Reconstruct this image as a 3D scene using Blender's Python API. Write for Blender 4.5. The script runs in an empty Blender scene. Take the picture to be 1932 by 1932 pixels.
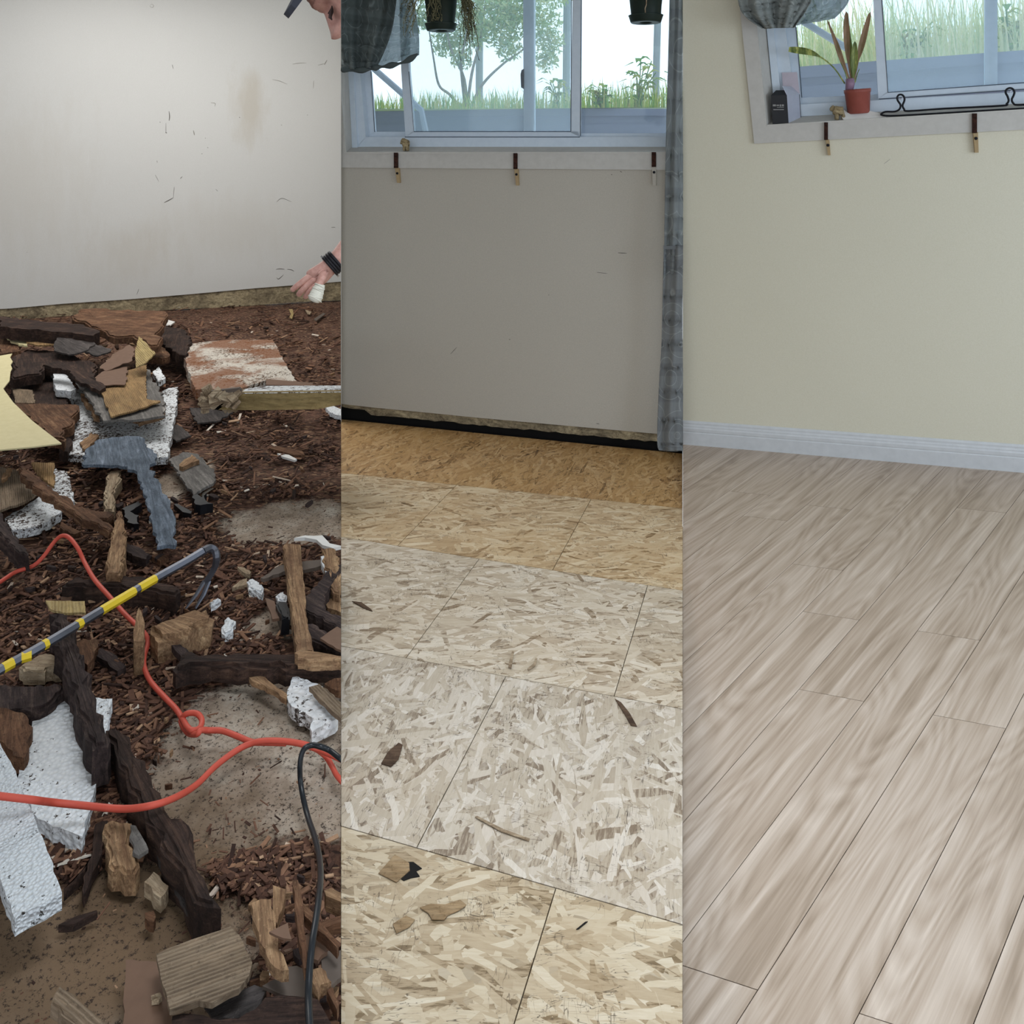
import bpy, bmesh, math, random
from mathutils import Vector, Matrix, noise
C = bpy.context.scene
COL = C.collection
random.seed(7)
# ------------------------------------------------------------------ camera
FPX, HOR, CX, CAMZ = 1550.0, 285.0, 966.0, 1.5
cd = bpy.data.cameras.new('camera'); cam = bpy.data.objects.new('camera', cd); COL.objects.link(cam)
cam.location = (0, 0, CAMZ); cam.rotation_euler = (math.pi/2, 0, 0)
cd.sensor_width = 36; cd.lens = 36*FPX/1932; cd.shift_y = -(966-HOR)/1932; cd.clip_start = .05; cd.clip_end = 200
C.camera = cam
# ------------------------------------------------------------------ world, lights, exposure
w = bpy.data.worlds.new('World'); C.world = w; w.use_nodes = True
bg = w.node_tree.nodes['Background']; bg.inputs[0].default_value = (.84, .92, 1.0, 1); bg.inputs[1].default_value = 1.75
def area(name, loc, target, sx, sy, power, col=(1, 1, 1)):
    l = bpy.data.lights.new(name, 'AREA'); l.shape = 'RECTANGLE'; l.size = sx; l.size_y = sy; l.energy = power; l.color = col
    o = bpy.data.objects.new(name, l); COL.objects.link(o); o.location = loc
    o.rotation_euler = (Vector(target)-Vector(loc)).to_track_quat('-Z', 'Y').to_euler(); return o
area('fill_light_left_room', (-2.8, 5.6, 3.3), (-2.8, 5.6, 0), 2.4, 2.2, 108, (1, 1, .985))  # added overhead fill that brightens the left room, not a fixture
area('fill_light_right_room', (3.1, 1.3, 1.4), (1.35, 2.0, .0), 1.8, 1.4, 62, (.72, .84, 1))  # added bluish fill for the right floor and wall; no window there
o_ = area('fill_light_near_floor', (.45, 1.2, 3.3), (.40, 1.75, 0), 1.5, .9, 19, (.86, .93, 1)); o_.data.spread = math.radians(75)  # added narrow fill brightening the near floor; the ceiling has no window
C.view_settings.view_transform = 'Standard'; C.view_settings.look = 'None'
C.view_settings.exposure = 0; C.view_settings.gamma = 1; C.view_settings.use_curve_mapping = False

# ------------------------------------------------------------------ projection helpers
CAM = Vector((0, 0, CAMZ))
def ray(x, y): return Vector(((x-CX)/FPX, 1, (HOR-y)/FPX))
def isect(x, y, p, n):
    r = ray(x, y); return CAM + r*((p-CAM).dot(n)/r.dot(n))
def F(x, y, z=0.0): return isect(x, y, Vector((0, 0, z)), Vector((0, 0, 1)))
def PY(x, y, Y): return CAM + ray(x, y)*Y
SL, SR = (643.5-CX)/FPX, (1288-CX)/FPX
class Bay:
    def __init__(s, a, b, n):
        s.A = a; s.U = (b-a).normalized(); s.N = n.normalized(); s.W = s.N.cross(s.U).normalized()
    def on(s, x, y, d=0.0): return isect(x, y, s.A + s.W*d, s.W)
    def fl(s, x, y, h=0.0): return isect(x, y, s.A + s.N*h, s.N)
ZUP = Vector((0, 0, 1))
MID = Bay(F(643.5, 791), F(1288, 855.5), ZUP)
LEFT = Bay(F(0, 600), F(643.5, 565), ZUP)
NR = Vector((-.0777, -.0458, 1))
def FRr(x, y):
    r = ray(x, y); return CAM + r*(1.703/(.0777*r.x+.0458-r.z))
RIGHT = Bay(FRr(1288, 836), FRr(1932, 889.3), NR)
# ------------------------------------------------------------------ object helpers
def tag(o, label=None, cat=None, group=None, kind=None):
    if label: o['label'] = label
    if cat: o['category'] = cat
    if group: o['group'] = group
    if kind: o['kind'] = kind
    return o
def clip_bm(bm, side):
    e = .0003
    planes = []
    if side == 'L': planes = [(Vector((1, -SL, 0)), -e)]
    if side == 'M': planes = [(Vector((-1, SL, 0)), -e), (Vector((1, -SR, 0)), -e)]
    if side == 'R': planes = [(Vector((-1, SR, 0)), -e)]
    if side == 'X': planes = [(Vector((-1, SL, 0)), -.02)]
    if side == 'Y': planes = [(Vector((-1, SR, 0)), .0)]
    for n, off in planes:
        n = n.normalized()
        if all(v.co.dot(n) < off for v in bm.verts): continue
        g = bm.verts[:]+bm.edges[:]+bm.faces[:]
        r = bmesh.ops.bisect_plane(bm, geom=g, plane_co=n*off, plane_no=n, clear_outer=True)
        ed = [x for x in r['geom_cut'] if isinstance(x, bmesh.types.BMEdge)]
        if ed: bmesh.ops.holes_fill(bm, edges=ed, sides=0)
def obj(name, bm, m, parent=None, clip=None, smooth=False, axis=None, origin=None):
    if clip: clip_bm(bm, clip)
    if len(bm.verts) == 0: bm.free(); return None
    bmesh.ops.recalc_face_normals(bm, faces=bm.faces)
    xs = [v.co.x for v in bm.verts]; ys = [v.co.y for v in bm.verts]; zs = [v.co.z for v in bm.verts]
    o0 = origin or Vector((sum((min(xs), max(xs)))/2, sum((min(ys), max(ys)))/2, min(zs)))
    M = Matrix.Translation(o0)
    if axis is not None: M = M @ Matrix.Rotation(axis, 4, 'Z')
    bm.transform(M.inverted())
    me = bpy.data.meshes.new(name); bm.to_mesh(me); bm.free()
    if smooth:
        for p in me.polygons: p.use_smooth = True
    if m:
        for mm in (m if isinstance(m, (list, tuple)) else [m]): me.materials.append(mm)
    o = bpy.data.objects.new(name, me); COL.objects.link(o)
    if parent:
        o.parent = parent; o.matrix_basis = parent.matrix_basis.inverted() @ M if parent.parent is None else Matrix()
        if parent.parent is not None:
            pw = parent.parent.matrix_basis @ parent.matrix_basis
            o.matrix_basis = pw.inverted() @ M
    else: o.matrix_basis = M
    return o
def empty(name, loc, label, cat, group=None):
    o = bpy.data.objects.new(name, None); COL.objects.link(o); o.empty_display_size = .05
    o.matrix_basis = Matrix.Translation(Vector(loc)); tag(o, label, cat, group); return o
def prism(bm, pts, vec):
    vs = [bm.verts.new(p) for p in pts]; vt = [bm.verts.new(Vector(p)+vec) for p in pts]
    n = len(pts)
    f1 = bm.faces.new(vs); f2 = bm.faces.new(vt[::-1])
    for i in range(n): bm.faces.new((vs[i], vs[(i+1) % n], vt[(i+1) % n], vt[i]))
    f1.normal_update(); f2.normal_update()
    if n > 4: bmesh.ops.triangulate(bm, faces=[f1, f2], quad_method='BEAUTY', ngon_method='EAR_CLIP')
def bxyz(bm, c, U, V, W, a, b, d):   # box centred c with half sizes
    c = Vector(c); p = [c-U*a-V*b-W*d, c+U*a-V*b-W*d, c+U*a+V*b-W*d, c-U*a+V*b-W*d]
    prism(bm, p, W*(2*d))
def wpr(bm, bay, pts, d0, d1):     # polygon seen at pixels pts on the plane d0 of a bay's wall, extruded outwards to d1
    prism(bm, [bay.on(x, y, d0) for x, y in pts], bay.W*(d1-d0))
def crom(pts, k=6):
    P = [Vector(p) for p in pts]; out = []
    for i in range(len(P)-1):
        a = P[max(i-1, 0)]; b = P[i]; c = P[i+1]; d = P[min(i+2, len(P)-1)]
        for j in range(k):
            t = j/k; out.append(.5*((2*b)+(c-a)*t+(2*a-5*b+4*c-d)*t*t+(3*b-a-3*c+d)*t**3))
    out.append(P[-1]); return out
def tube(bm, pts, r, seg=8, flat=1.0, cap=True):
    n = len(pts); rr = r if isinstance(r, (list, tuple)) else [r]*n
    t0 = (pts[1]-pts[0]).normalized(); up = Vector((0, 0, 1)) if abs(t0.z) < .9 else Vector((1, 0, 0))
    s = t0.cross(up).normalized(); rings = []
    for i in range(n):
        t = (pts[min(i+1, n-1)]-pts[max(i-1, 0)]).normalized()
        s = (s - t*s.dot(t)).normalized(); u = s.cross(t)
        rings.append([bm.verts.new(pts[i]+(s*math.cos(2*math.pi*k/seg)+u*(flat*math.sin(2*math.pi*k/seg)))*rr[i]) for k in range(seg)])
    for i in range(n-1):
        for k in range(seg): bm.faces.new((rings[i][k], rings[i][(k+1) % seg], rings[i+1][(k+1) % seg], rings[i+1][k]))
    if cap: bm.faces.new(rings[0]); bm.faces.new(rings[-1][::-1])
def lathe(bm, c, prof, seg=24, up=ZUP):
    up = up.normalized(); a = up.orthogonal().normalized(); b = up.cross(a); rings = []
    for r, z in prof: rings.append([bm.verts.new(c+up*z+(a*math.cos(2*math.pi*k/seg)+b*math.sin(2*math.pi*k/seg))*max(r, 1e-4)) for k in range(seg)])
    for i in range(len(prof)-1):
        for k in range(seg): bm.faces.new((rings[i][k], rings[i][(k+1) % seg], rings[i+1][(k+1) % seg], rings[i+1][k]))
    bm.faces.new(rings[0]); bm.faces.new(rings[-1][::-1])
# ------------------------------------------------------------------ materials
def hx(h):
    h = h.lstrip('#'); c = [int(h[i:i+2], 16)/255 for i in (0, 2, 4)]
    return tuple(x/12.92 if x <= .04045 else ((x+.055)/1.055)**2.4 for x in c)+(1,)
class NT:
    def __init__(s, name):
        s.m = bpy.data.materials.new(name); s.m.use_nodes = True; s.t = s.m.node_tree; s.b = s.t.nodes['Principled BSDF']
        s.c = s.t.nodes.new('ShaderNodeTexCoord')
    def n(s, ty, **k):
        nd = s.t.nodes.new(ty)
        for a, v in k.items(): setattr(nd, a, v)
        return nd
    def l(s, a, b): s.t.links.new(a, b)
    def mp(s, sc=(1, 1, 1), rot=(0, 0, 0), loc=(0, 0, 0), src='Object', vec=None):
        m = s.n('ShaderNodeMapping'); m.inputs['Scale'].default_value = sc; m.inputs['Rotation'].default_value = rot; m.inputs['Location'].default_value = loc
        s.l(vec if vec is not None else s.c.outputs[src], m.inputs[0]); return m.outputs[0]
    def nz(s, vec, sc=5, det=4, rough=.6, dist=0):
        n = s.n('ShaderNodeTexNoise'); n.inputs['Scale'].default_value = sc; n.inputs['Detail'].default_value = det
        n.inputs['Roughness'].default_value = rough; n.inputs['Distortion'].default_value = dist; s.l(vec, n.inputs[0]); return n.outputs[0]
    def vor(s, vec, sc=5, feat='F1', out='Distance', metric='EUCLIDEAN', rnd=1):
        n = s.n('ShaderNodeTexVoronoi'); n.feature = feat; n.distance = metric; n.inputs['Scale'].default_value = sc; n.inputs['Randomness'].default_value = rnd
        s.l(vec, n.inputs[0]); return n.outputs[out]
    def wave(s, vec, sc=5, dist=2, det=2, kind='BANDS', dirn='Y'):
        n = s.n('ShaderNodeTexWave'); n.wave_type = kind; n.inputs['Scale'].default_value = sc; n.inputs['Distortion'].default_value = dist; n.inputs['Detail'].default_value = det
        if kind == 'BANDS': n.bands_direction = dirn
        s.l(vec, n.inputs[0]); return n.outputs[1]
    def ramp(s, fac, stops, interp='LINEAR'):
        r = s.n('ShaderNodeValToRGB'); r.color_ramp.interpolation = interp; e = r.color_ramp.elements
        while len(e) < len(stops): e.new(.5)
        for i, (p, c) in enumerate(stops):
            e[i].position = p; e[i].color = hx(c) if isinstance(c, str) else (c if isinstance(c, tuple) else (c, c, c, 1))
        s.l(fac, r.inputs[0]); return r.outputs[0]
    def mix(s, fac, a, b, bt='MIX'):
        m = s.n('ShaderNodeMix', data_type='RGBA', blend_type=bt); i = m.inputs
        for sock, v in ((i[0], fac), (i[6], a), (i[7], b)):
            if isinstance(v, (int, float)): sock.default_value = v
            elif isinstance(v, str): sock.default_value = hx(v)
            elif isinstance(v, tuple): sock.default_value = v
            else: s.l(v, sock)
        return m.outputs[2]
    def math(s, op, a, b=0.0, c=None):
        m = s.n('ShaderNodeMath', operation=op)
        for k, v in enumerate((a, b, c)):
            if v is None: continue
            if isinstance(v, (int, float)): m.inputs[k].default_value = v
            else: s.l(v, m.inputs[k])
        return m.outputs[0]
    def done(s, col, rough=.7, bump=None, bs=.3, bd=.01, spec=.3, metal=0, **k):
        if isinstance(col, str): s.b.inputs['Base Color'].default_value = hx(col)
        else: s.l(col, s.b.inputs['Base Color'])
        if isinstance(rough, (int, float)): s.b.inputs['Roughness'].default_value = rough
        else: s.l(rough, s.b.inputs['Roughness'])
        s.b.inputs['Specular IOR Level'].default_value = spec; s.b.inputs['Metallic'].default_value = metal
        if bump is not None:
            b = s.n('ShaderNodeBump'); b.inputs['Strength'].default_value = bs; b.inputs['Distance'].default_value = bd
            s.l(bump, b.inputs['Height']); s.l(b.outputs[0], s.b.inputs['Normal'])
        for a, v in k.items(): s.b.inputs[a.replace('_', ' ')].default_value = v
        return s.m
def m_plain(name, h, rough=.6, **k):
    t = NT(name); n = t.nz(t.mp((1, 1, 1)), 30, 3)
    c = t.mix(.12, h, t.ramp(n, [(0.3, .1), (.7, .9)]), 'SOFT_LIGHT'); return t.done(c, rough, n, .1, .002, **k)
def m_wood(name, dark, mid, light, sc=1.0, rough=.85, crumbs=.3, ribs=0):
    t = NT(name); v = t.mp((4*sc, 45*sc, 25*sc)); g = t.nz(v, 1, 6, .7, 1.2)
    big = t.nz(t.mp((1, 1, 1)), 9*sc, 4, .6)
    c = t.ramp(g, [(.3, dark), (.5, mid), (.72, light)])
    c = t.mix(t.ramp(big, [(.4, 0.), (.7, .75)]), c, dark)
    sp = t.nz(t.mp((1, 1, 1)), 160, 3, .7); c = t.mix(t.math('MULTIPLY', t.ramp(sp, [(.6, 0.), (.68, 1.)]), crumbs), c, light)
    g2 = t.nz(t.mp((14*sc, 190*sc, 90*sc)), 1, 5, .8, .3); c = t.mix(.55, c, t.ramp(g2, [(.32, .12), (.5, .5), (.68, .85)]), 'OVERLAY')
    dsp = t.nz(t.mp((1, 1, 1), loc=(3, 3, 3)), 70, 4, .8); c = t.mix(t.ramp(dsp, [(.56, 0.), (.64, .65)]), c, dark)
    h = t.math('ADD', t.math('ADD', g, t.math('MULTIPLY', g2, .5)), t.math('MULTIPLY', big, .6))
    if ribs:
        wv = t.wave(t.mp((1, 1, 1)), ribs, 1.2, 1, dirn='Y'); c = t.mix(t.math('MULTIPLY', wv, .35), c, light); h = t.math('ADD', h, t.math('MULTIPLY', wv, .5))
    return t.done(c, rough, h, .8, .006, spec=.2)
def m_foam(name, base='eef0f2', dirt='40342c', thr=.62, stain=None, bead=90, dsc=55):
    t = NT(name); o = t.mp((1, 1, 1)); b = t.vor(o, bead); sp = t.nz(o, dsc, 3, .8); bigm = t.nz(o, 5, 3)
    c = t.mix(t.math('MULTIPLY', b, .5), base, '9fa4aa')
    th = t.math('ADD', sp, t.math('MULTIPLY', t.math('SUBTRACT', bigm, .5), .45))
    c = t.mix(t.ramp(th, [(thr, 0.), (thr+.05, 1.)]), c, dirt)
    if stain: c = t.mix(t.ramp(t.nz(o, 3.2, 5, .65, .5), [(.44, 0.), (.56, .85)]), c, stain)
    return t.done(c, .8, b, .9, .007, spec=.2)
def m_wall(name, h, mott=.05, scale=220):
    t = NT(name); o = t.mp((1, 1, 1)); n = t.nz(o, scale, 3, .6); bg_ = t.nz(o, 1.3, 3)
    c = t.mix(mott*2, h, t.ramp(bg_, [(.3, .35), (.7, .65)]), 'SOFT_LIGHT'); c = t.mix(.10, c, t.ramp(n, [(.3, .2), (.7, .8)]), 'OVERLAY')
    if name == 'wall_paint_exposure_left':     # brownish water stains
        geo = t.n('ShaderNodeNewGeometry').outputs['Position']; sn = t.nz(t.mp((9, 9, 2.5)), 1, 5, .7)
        for (px, py, rx, rz, am) in ((472, 205, .20, .5, .35), (255, 480, .5, .35, .16), (440, 430, .9, .4, .12), (20, 350, .8, 1.0, .14)):
            p = LEFT.on(px, py); vm = t.mp((1/rx, 0, 1/rz), loc=(-p.x/rx, 0, -p.z/rz), vec=geo); ln = t.n('ShaderNodeVectorMath', operation='LENGTH'); t.l(vm, ln.inputs[0])
            mk = t.ramp(t.math('ADD', ln.outputs['Value'], t.math('MULTIPLY', t.math('SUBTRACT', sn, .5), 1.6)), [(.2, am), (1.0, 0.)]); c = t.mix(mk, c, 'a3947a')
    return t.done(c, .75, n, .15, .0015, spec=.25)
def m_osb(name, ang, pal, warm, sp_=1.0):
    t = NT(name); gp = t.n('ShaderNodeNewGeometry').outputs['Position']; oi = t.n('ShaderNodeObjectInfo'); ad = t.n('ShaderNodeVectorMath', operation='MULTIPLY_ADD'); t.l(oi.outputs['Location'], ad.inputs[0]); ad.inputs[1].default_value = (3.7, 2.3, 0); t.l(gp, ad.inputs[2]); o = t.mp((1, 1, 1), rot=(0, 0, -ang-.28), vec=ad.outputs[0]); best = None; tone = None
    warp = t.n('ShaderNodeVectorMath', operation='MULTIPLY_ADD'); nn = t.n('ShaderNodeTexNoise'); nn.inputs['Scale'].default_value = 6
    t.l(o, nn.inputs[0]); t.l(nn.outputs[1], warp.inputs[0]); warp.inputs[1].default_value = (.03, .03, 0); t.l(o, warp.inputs[2]); o2 = warp.outputs[0]
    for k, (a, sx, sy) in enumerate([(0, 9, 62), (.28, 10, 58), (-.33, 11, 66), (.7, 10, 52), (-.75, 12, 60), (1.35, 13, 56), (.12, 7, 36), (-.12, 9, 75), (.5, 14, 90)]):
        v = t.mp((sx, sy, .001), vec=t.mp((1, 1, 1), rot=(0, 0, a*sp_), loc=(k*3.1, k*1.7, 0), vec=o2))
        col = t.vor(v, 1, out='Color', metric='CHEBYCHEV', rnd=.9); sp = t.n('ShaderNodeSeparateColor'); t.l(col, sp.inputs[0])
        hgt = t.math('MULTIPLY', sp.outputs[0], .95 if k == 5 else 1.0)
        if best is None: best, tone = hgt, sp.outputs[1]
        else:
            g = t.math('GREATER_THAN', hgt, best); mx = t.n('ShaderNodeMix'); t.l(g, mx.inputs[0]); t.l(tone, mx.inputs[2]); t.l(sp.outputs[1], mx.inputs[3]); tone = mx.outputs[0]
            best = t.math('MAXIMUM', hgt, best)
    fine = t.nz(t.mp((20, 140, 1), vec=o2), 1, 5, .7)
    tt = t.math('ADD', t.math('MULTIPLY', tone, .8), t.math('MULTIPLY', t.math('SUBTRACT', fine, .5), .7))
    c = t.ramp(tt, [(-.0, pal[0]), (.07, pal[1]), (.4, pal[2]), (.7, pal[3]), (1, pal[4])])
    low = t.ramp(best, [(.62, 1.), (.80, 0.)]); c = t.mix(t.math('MULTIPLY', low, .55), c, pal[0])
    c = t.mix(t.ramp(t.nz(t.mp(), 2.2, 3), [(.35, 0.), (.7, warm)]), c, 'b08a52')
    cr = t.nz(t.mp((14, 110, 1), rot=(0, 0, .15), vec=o2), 1, 2, .5, .6); cr = t.math('ABSOLUTE', t.math('SUBTRACT', cr, .5)); msk = t.ramp(t.nz(t.mp(vec=o2), 9, 2), [(.5, 0.), (.6, .8)])
    c = t.mix(t.math('MULTIPLY', t.ramp(cr, [(.004, 1.), (.012, 0.)]), msk), c, '3a2d22')
    cr = t.nz(t.mp((70, 16, 1), rot=(0, 0, .5), vec=o2), 1, 2, .5, .6); cr = t.math('ABSOLUTE', t.math('SUBTRACT', cr, .52)); msk = t.ramp(t.nz(t.mp(vec=o2, loc=(5, 5, 0)), 9, 2), [(.52, 0.), (.6, .7)])
    c = t.mix(t.math('MULTIPLY', t.ramp(cr, [(.004, 1.), (.012, 0.)]), msk), c, '4a3a2c')
    return t.done(c, .42, t.math('ADD', best, t.math('MULTIPLY', fine, .25)), .55, .005, spec=.4)
def m_laminate():
    t = NT('laminate_oak')
    fine = t.nz(t.mp((150, 3.0, 1), src='UV'), 1, 5, .6, .2)
    med = t.nz(t.mp((34, 1.3, 1), src='UV'), 1, 3, .5, .3)
    w1 = t.nz(t.mp((6.5, .9, 1), src='UV'), 1.0, 1.5, .4, 0)
    rings = t.math('FRACT', t.math('ADD', t.math('MULTIPLY', w1, 20), t.math('MULTIPLY', med, .6)))
    ringm = t.ramp(rings, [(0, 0.), (.5, 1.), (.9, .2), (1, 0.)])
    v = t.math('ADD', t.math('MULTIPLY', fine, .34), t.math('ADD', t.math('MULTIPLY', ringm, .10), t.math('MULTIPLY', med, .56)))
    c = t.ramp(v, [(.34, '8f7d6b'), (.46, 'a79584'), (.58, 'b8a899'), (.72, 'ccbdae')])
    return t.done(c, t.math('ADD', .30, t.math('MULTIPLY', fine, .15)), fine, .08, .001, spec=.6, Coat_Weight=.25, Coat_Roughness=.28)
def m_dirt():
    t = NT('dirt_ground'); o = t.mp((1, 1, 1)); a = t.nz(o, 3, 6, .65); b = t.nz(o, 40, 5, .75); v = t.vor(t.mp((1, 2.2, 1)), 55)
    vc = t.n('ShaderNodeSeparateColor'); t.l(t.vor(t.mp((1, 2, 1), rot=(0, 0, .6)), 60, out='Color'), vc.inputs[0])
    c = t.ramp(t.math('ADD', t.math('MULTIPLY', b, .6), t.math('MULTIPLY', a, .4)), [(.32, '33231c'), (.46, '563c30'), (.58, '705141'), (.72, '93715c')])
    c = t.mix(t.ramp(vc.outputs[0], [(.86, 0.), (.9, .6)]), c, 'a58668')
    c = t.mix(t.ramp(vc.outputs[1], [(.80, 0.), (.86, .7)]), c, '1d1512')
    # bare slab patches (where the dirt has been swept off): round areas in world metres
    m = None
    geo = t.n('ShaderNodeNewGeometry').outputs['Position']
    for (px, py, rx, ry) in PATCH:
        p = F(px, py); vm = t.mp((1/rx, 1/ry, 0), loc=(-p.x/rx, -p.y/ry, 0), vec=geo)
        ln = t.n('ShaderNodeVectorMath', operation='LENGTH'); t.l(vm, ln.inputs[0])
        q = t.math('SUBTRACT', 1.15, ln.outputs['Value']); m = q if m is None else t.math('MAXIMUM', m, q)
    m = t.math('ADD', m, t.math('MULTIPLY', t.math('SUBTRACT', t.nz(o, 9, 6, .7), .5), 1.6))
    mk = t.ramp(m, [(.08, 0.), (.3, 1.)])
    slab = t.ramp(t.nz(o, 7, 6, .7), [(.3, '786858'), (.5, '9b8b7b'), (.7, 'bab0a2')])
    for (px, py, rr) in ((110, 1850, .55), (300, 1720, .22), (60, 1760, .3)):
        p = F(px, py); vm = t.mp((1/rr, 1/rr, 0), loc=(-p.x/rr, -p.y/rr, 0), vec=geo); ln = t.n('ShaderNodeVectorMath', operation='LENGTH'); t.l(vm, ln.inputs[0])
        slab = t.mix(t.ramp(t.math('ADD', ln.outputs['Value'], t.math('MULTIPLY', t.math('SUBTRACT', a, .5), 1.2)), [(.55, .8), (1.0, 0.)]), slab, '6f5a45')
    slab = t.mix(t.ramp(t.nz(o, 85, 5, .85), [(.545, 0.), (.59, .9)]), slab, '2b211c')
    c = t.mix(mk, c, slab)
    hgt = t.math('MULTIPLY', t.math('ADD', b, t.math('MULTIPLY', v, .4)), t.math('SUBTRACT', 1.15, mk))
    return t.done(c, .85, hgt, .9, .012, spec=.25)
def m_fabric(name, base, line, alpha=1.0, sc=9):
    t = NT(name); u = t.mp((1, 1, 1), src='UV'); d = t.vor(u, sc)
    r = t.math('FRACT', t.math('MULTIPLY', d, 5.0)); ln = t.ramp(r, [(.0, 0.), (.44, 0.), (.5, 1.), (.56, 0.), (1, 0.)])
    wv = t.nz(t.mp((260, 40, 1), src='UV'), 1, 3); rings = t.math('MULTIPLY', ln, .7)
    st = t.ramp(t.wave(t.mp((1, 1, 1), src='UV'), 1.2, 0, 0, dirn='Y'), [(.55, 0.), (.7, .18)])
    c = t.mix(t.math('MULTIPLY', wv, .35), base, line); c = t.mix(rings, c, line); c = t.mix(st, c, line)
    m = t.done(c, .9, wv, .2, .002, spec=.1)
    if alpha < 1:
        tr = t.n('ShaderNodeBsdfTranslucent'); t.l(c, tr.inputs[0]); tp = t.n('ShaderNodeBsdfTransparent')
        mx = t.n('ShaderNodeMixShader'); mx.inputs[0].default_value = .5; t.l(t.b.outputs[0], mx.inputs[1]); t.l(tr.outputs[0], mx.inputs[2])
        m2 = t.n('ShaderNodeMixShader'); m2.inputs[0].default_value = alpha; t.l(tp.outputs[0], m2.inputs[1]); t.l(mx.outputs[0], m2.inputs[2])
        t.l(m2.outputs[0], t.t.nodes['Material Output'].inputs[0])
    return m
def m_glass(name, tint, haze):
    t = NT(name); tp = t.n('ShaderNodeBsdfTransparent'); tp.inputs[0].default_value = hx(tint)
    gl = t.n('ShaderNodeBsdfGlossy'); gl.inputs['Roughness'].default_value = .02
    tl = t.n('ShaderNodeBsdfTranslucent'); tl.inputs[0].default_value = (.8, .92, 1, 1)
    fr = t.n('ShaderNodeFresnel'); fr.inputs[0].default_value = 1.3
    dz = t.ramp(t.nz(t.mp(), 60, 4, .8), [(.3, haze*.8), (.62, haze), (.72, min(1, haze*1.6))])
    a = t.n('ShaderNodeMixShader'); t.l(dz, a.inputs[0]); t.l(tp.outputs[0], a.inputs[1]); t.l(tl.outputs[0], a.inputs[2])
    b = t.n('ShaderNodeMixShader'); t.l(fr.outputs[0], b.inputs[0]); t.l(a.outputs[0], b.inputs[1]); t.l(gl.outputs[0], b.inputs[2])
    t.l(b.outputs[0], t.t.nodes['Material Output'].inputs[0]); return t.m
def m_island(name, stops, rough=.85, trans=0):
    t = NT(name); g = t.n('ShaderNodeNewGeometry'); c = t.ramp(g.outputs['Random Per Island'], stops)
    n = t.nz(t.mp((1, 1, 1)), 60, 3); c = t.mix(.4, c, t.ramp(n, [(.3, .2), (.7, .8)]), 'OVERLAY')
    m = t.done(c, rough, n, .3, .003, spec=.2)
    if trans:
        tr = t.n('ShaderNodeBsdfTranslucent'); t.l(c, tr.inputs[0]); mx = t.n('ShaderNodeMixShader'); mx.inputs[0].default_value = trans
        t.l(t.b.outputs[0], mx.inputs[1]); t.l(tr.outputs[0], mx.inputs[2]); t.l(mx.outputs[0], t.t.nodes['Material Output'].inputs[0])
    return m
PATCH = [(500, 1370, .26, .26), (470, 1480, .30, .2), (420, 1560, .12, .10), (180, 1790, .34, .16), (90, 1880, .4, .10), (560, 980, .30, .22), (520, 1170, .10, .1), (345, 900, .12, .25), (600, 1520, .12, .10), (270, 1680, .15, .09)]
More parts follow.
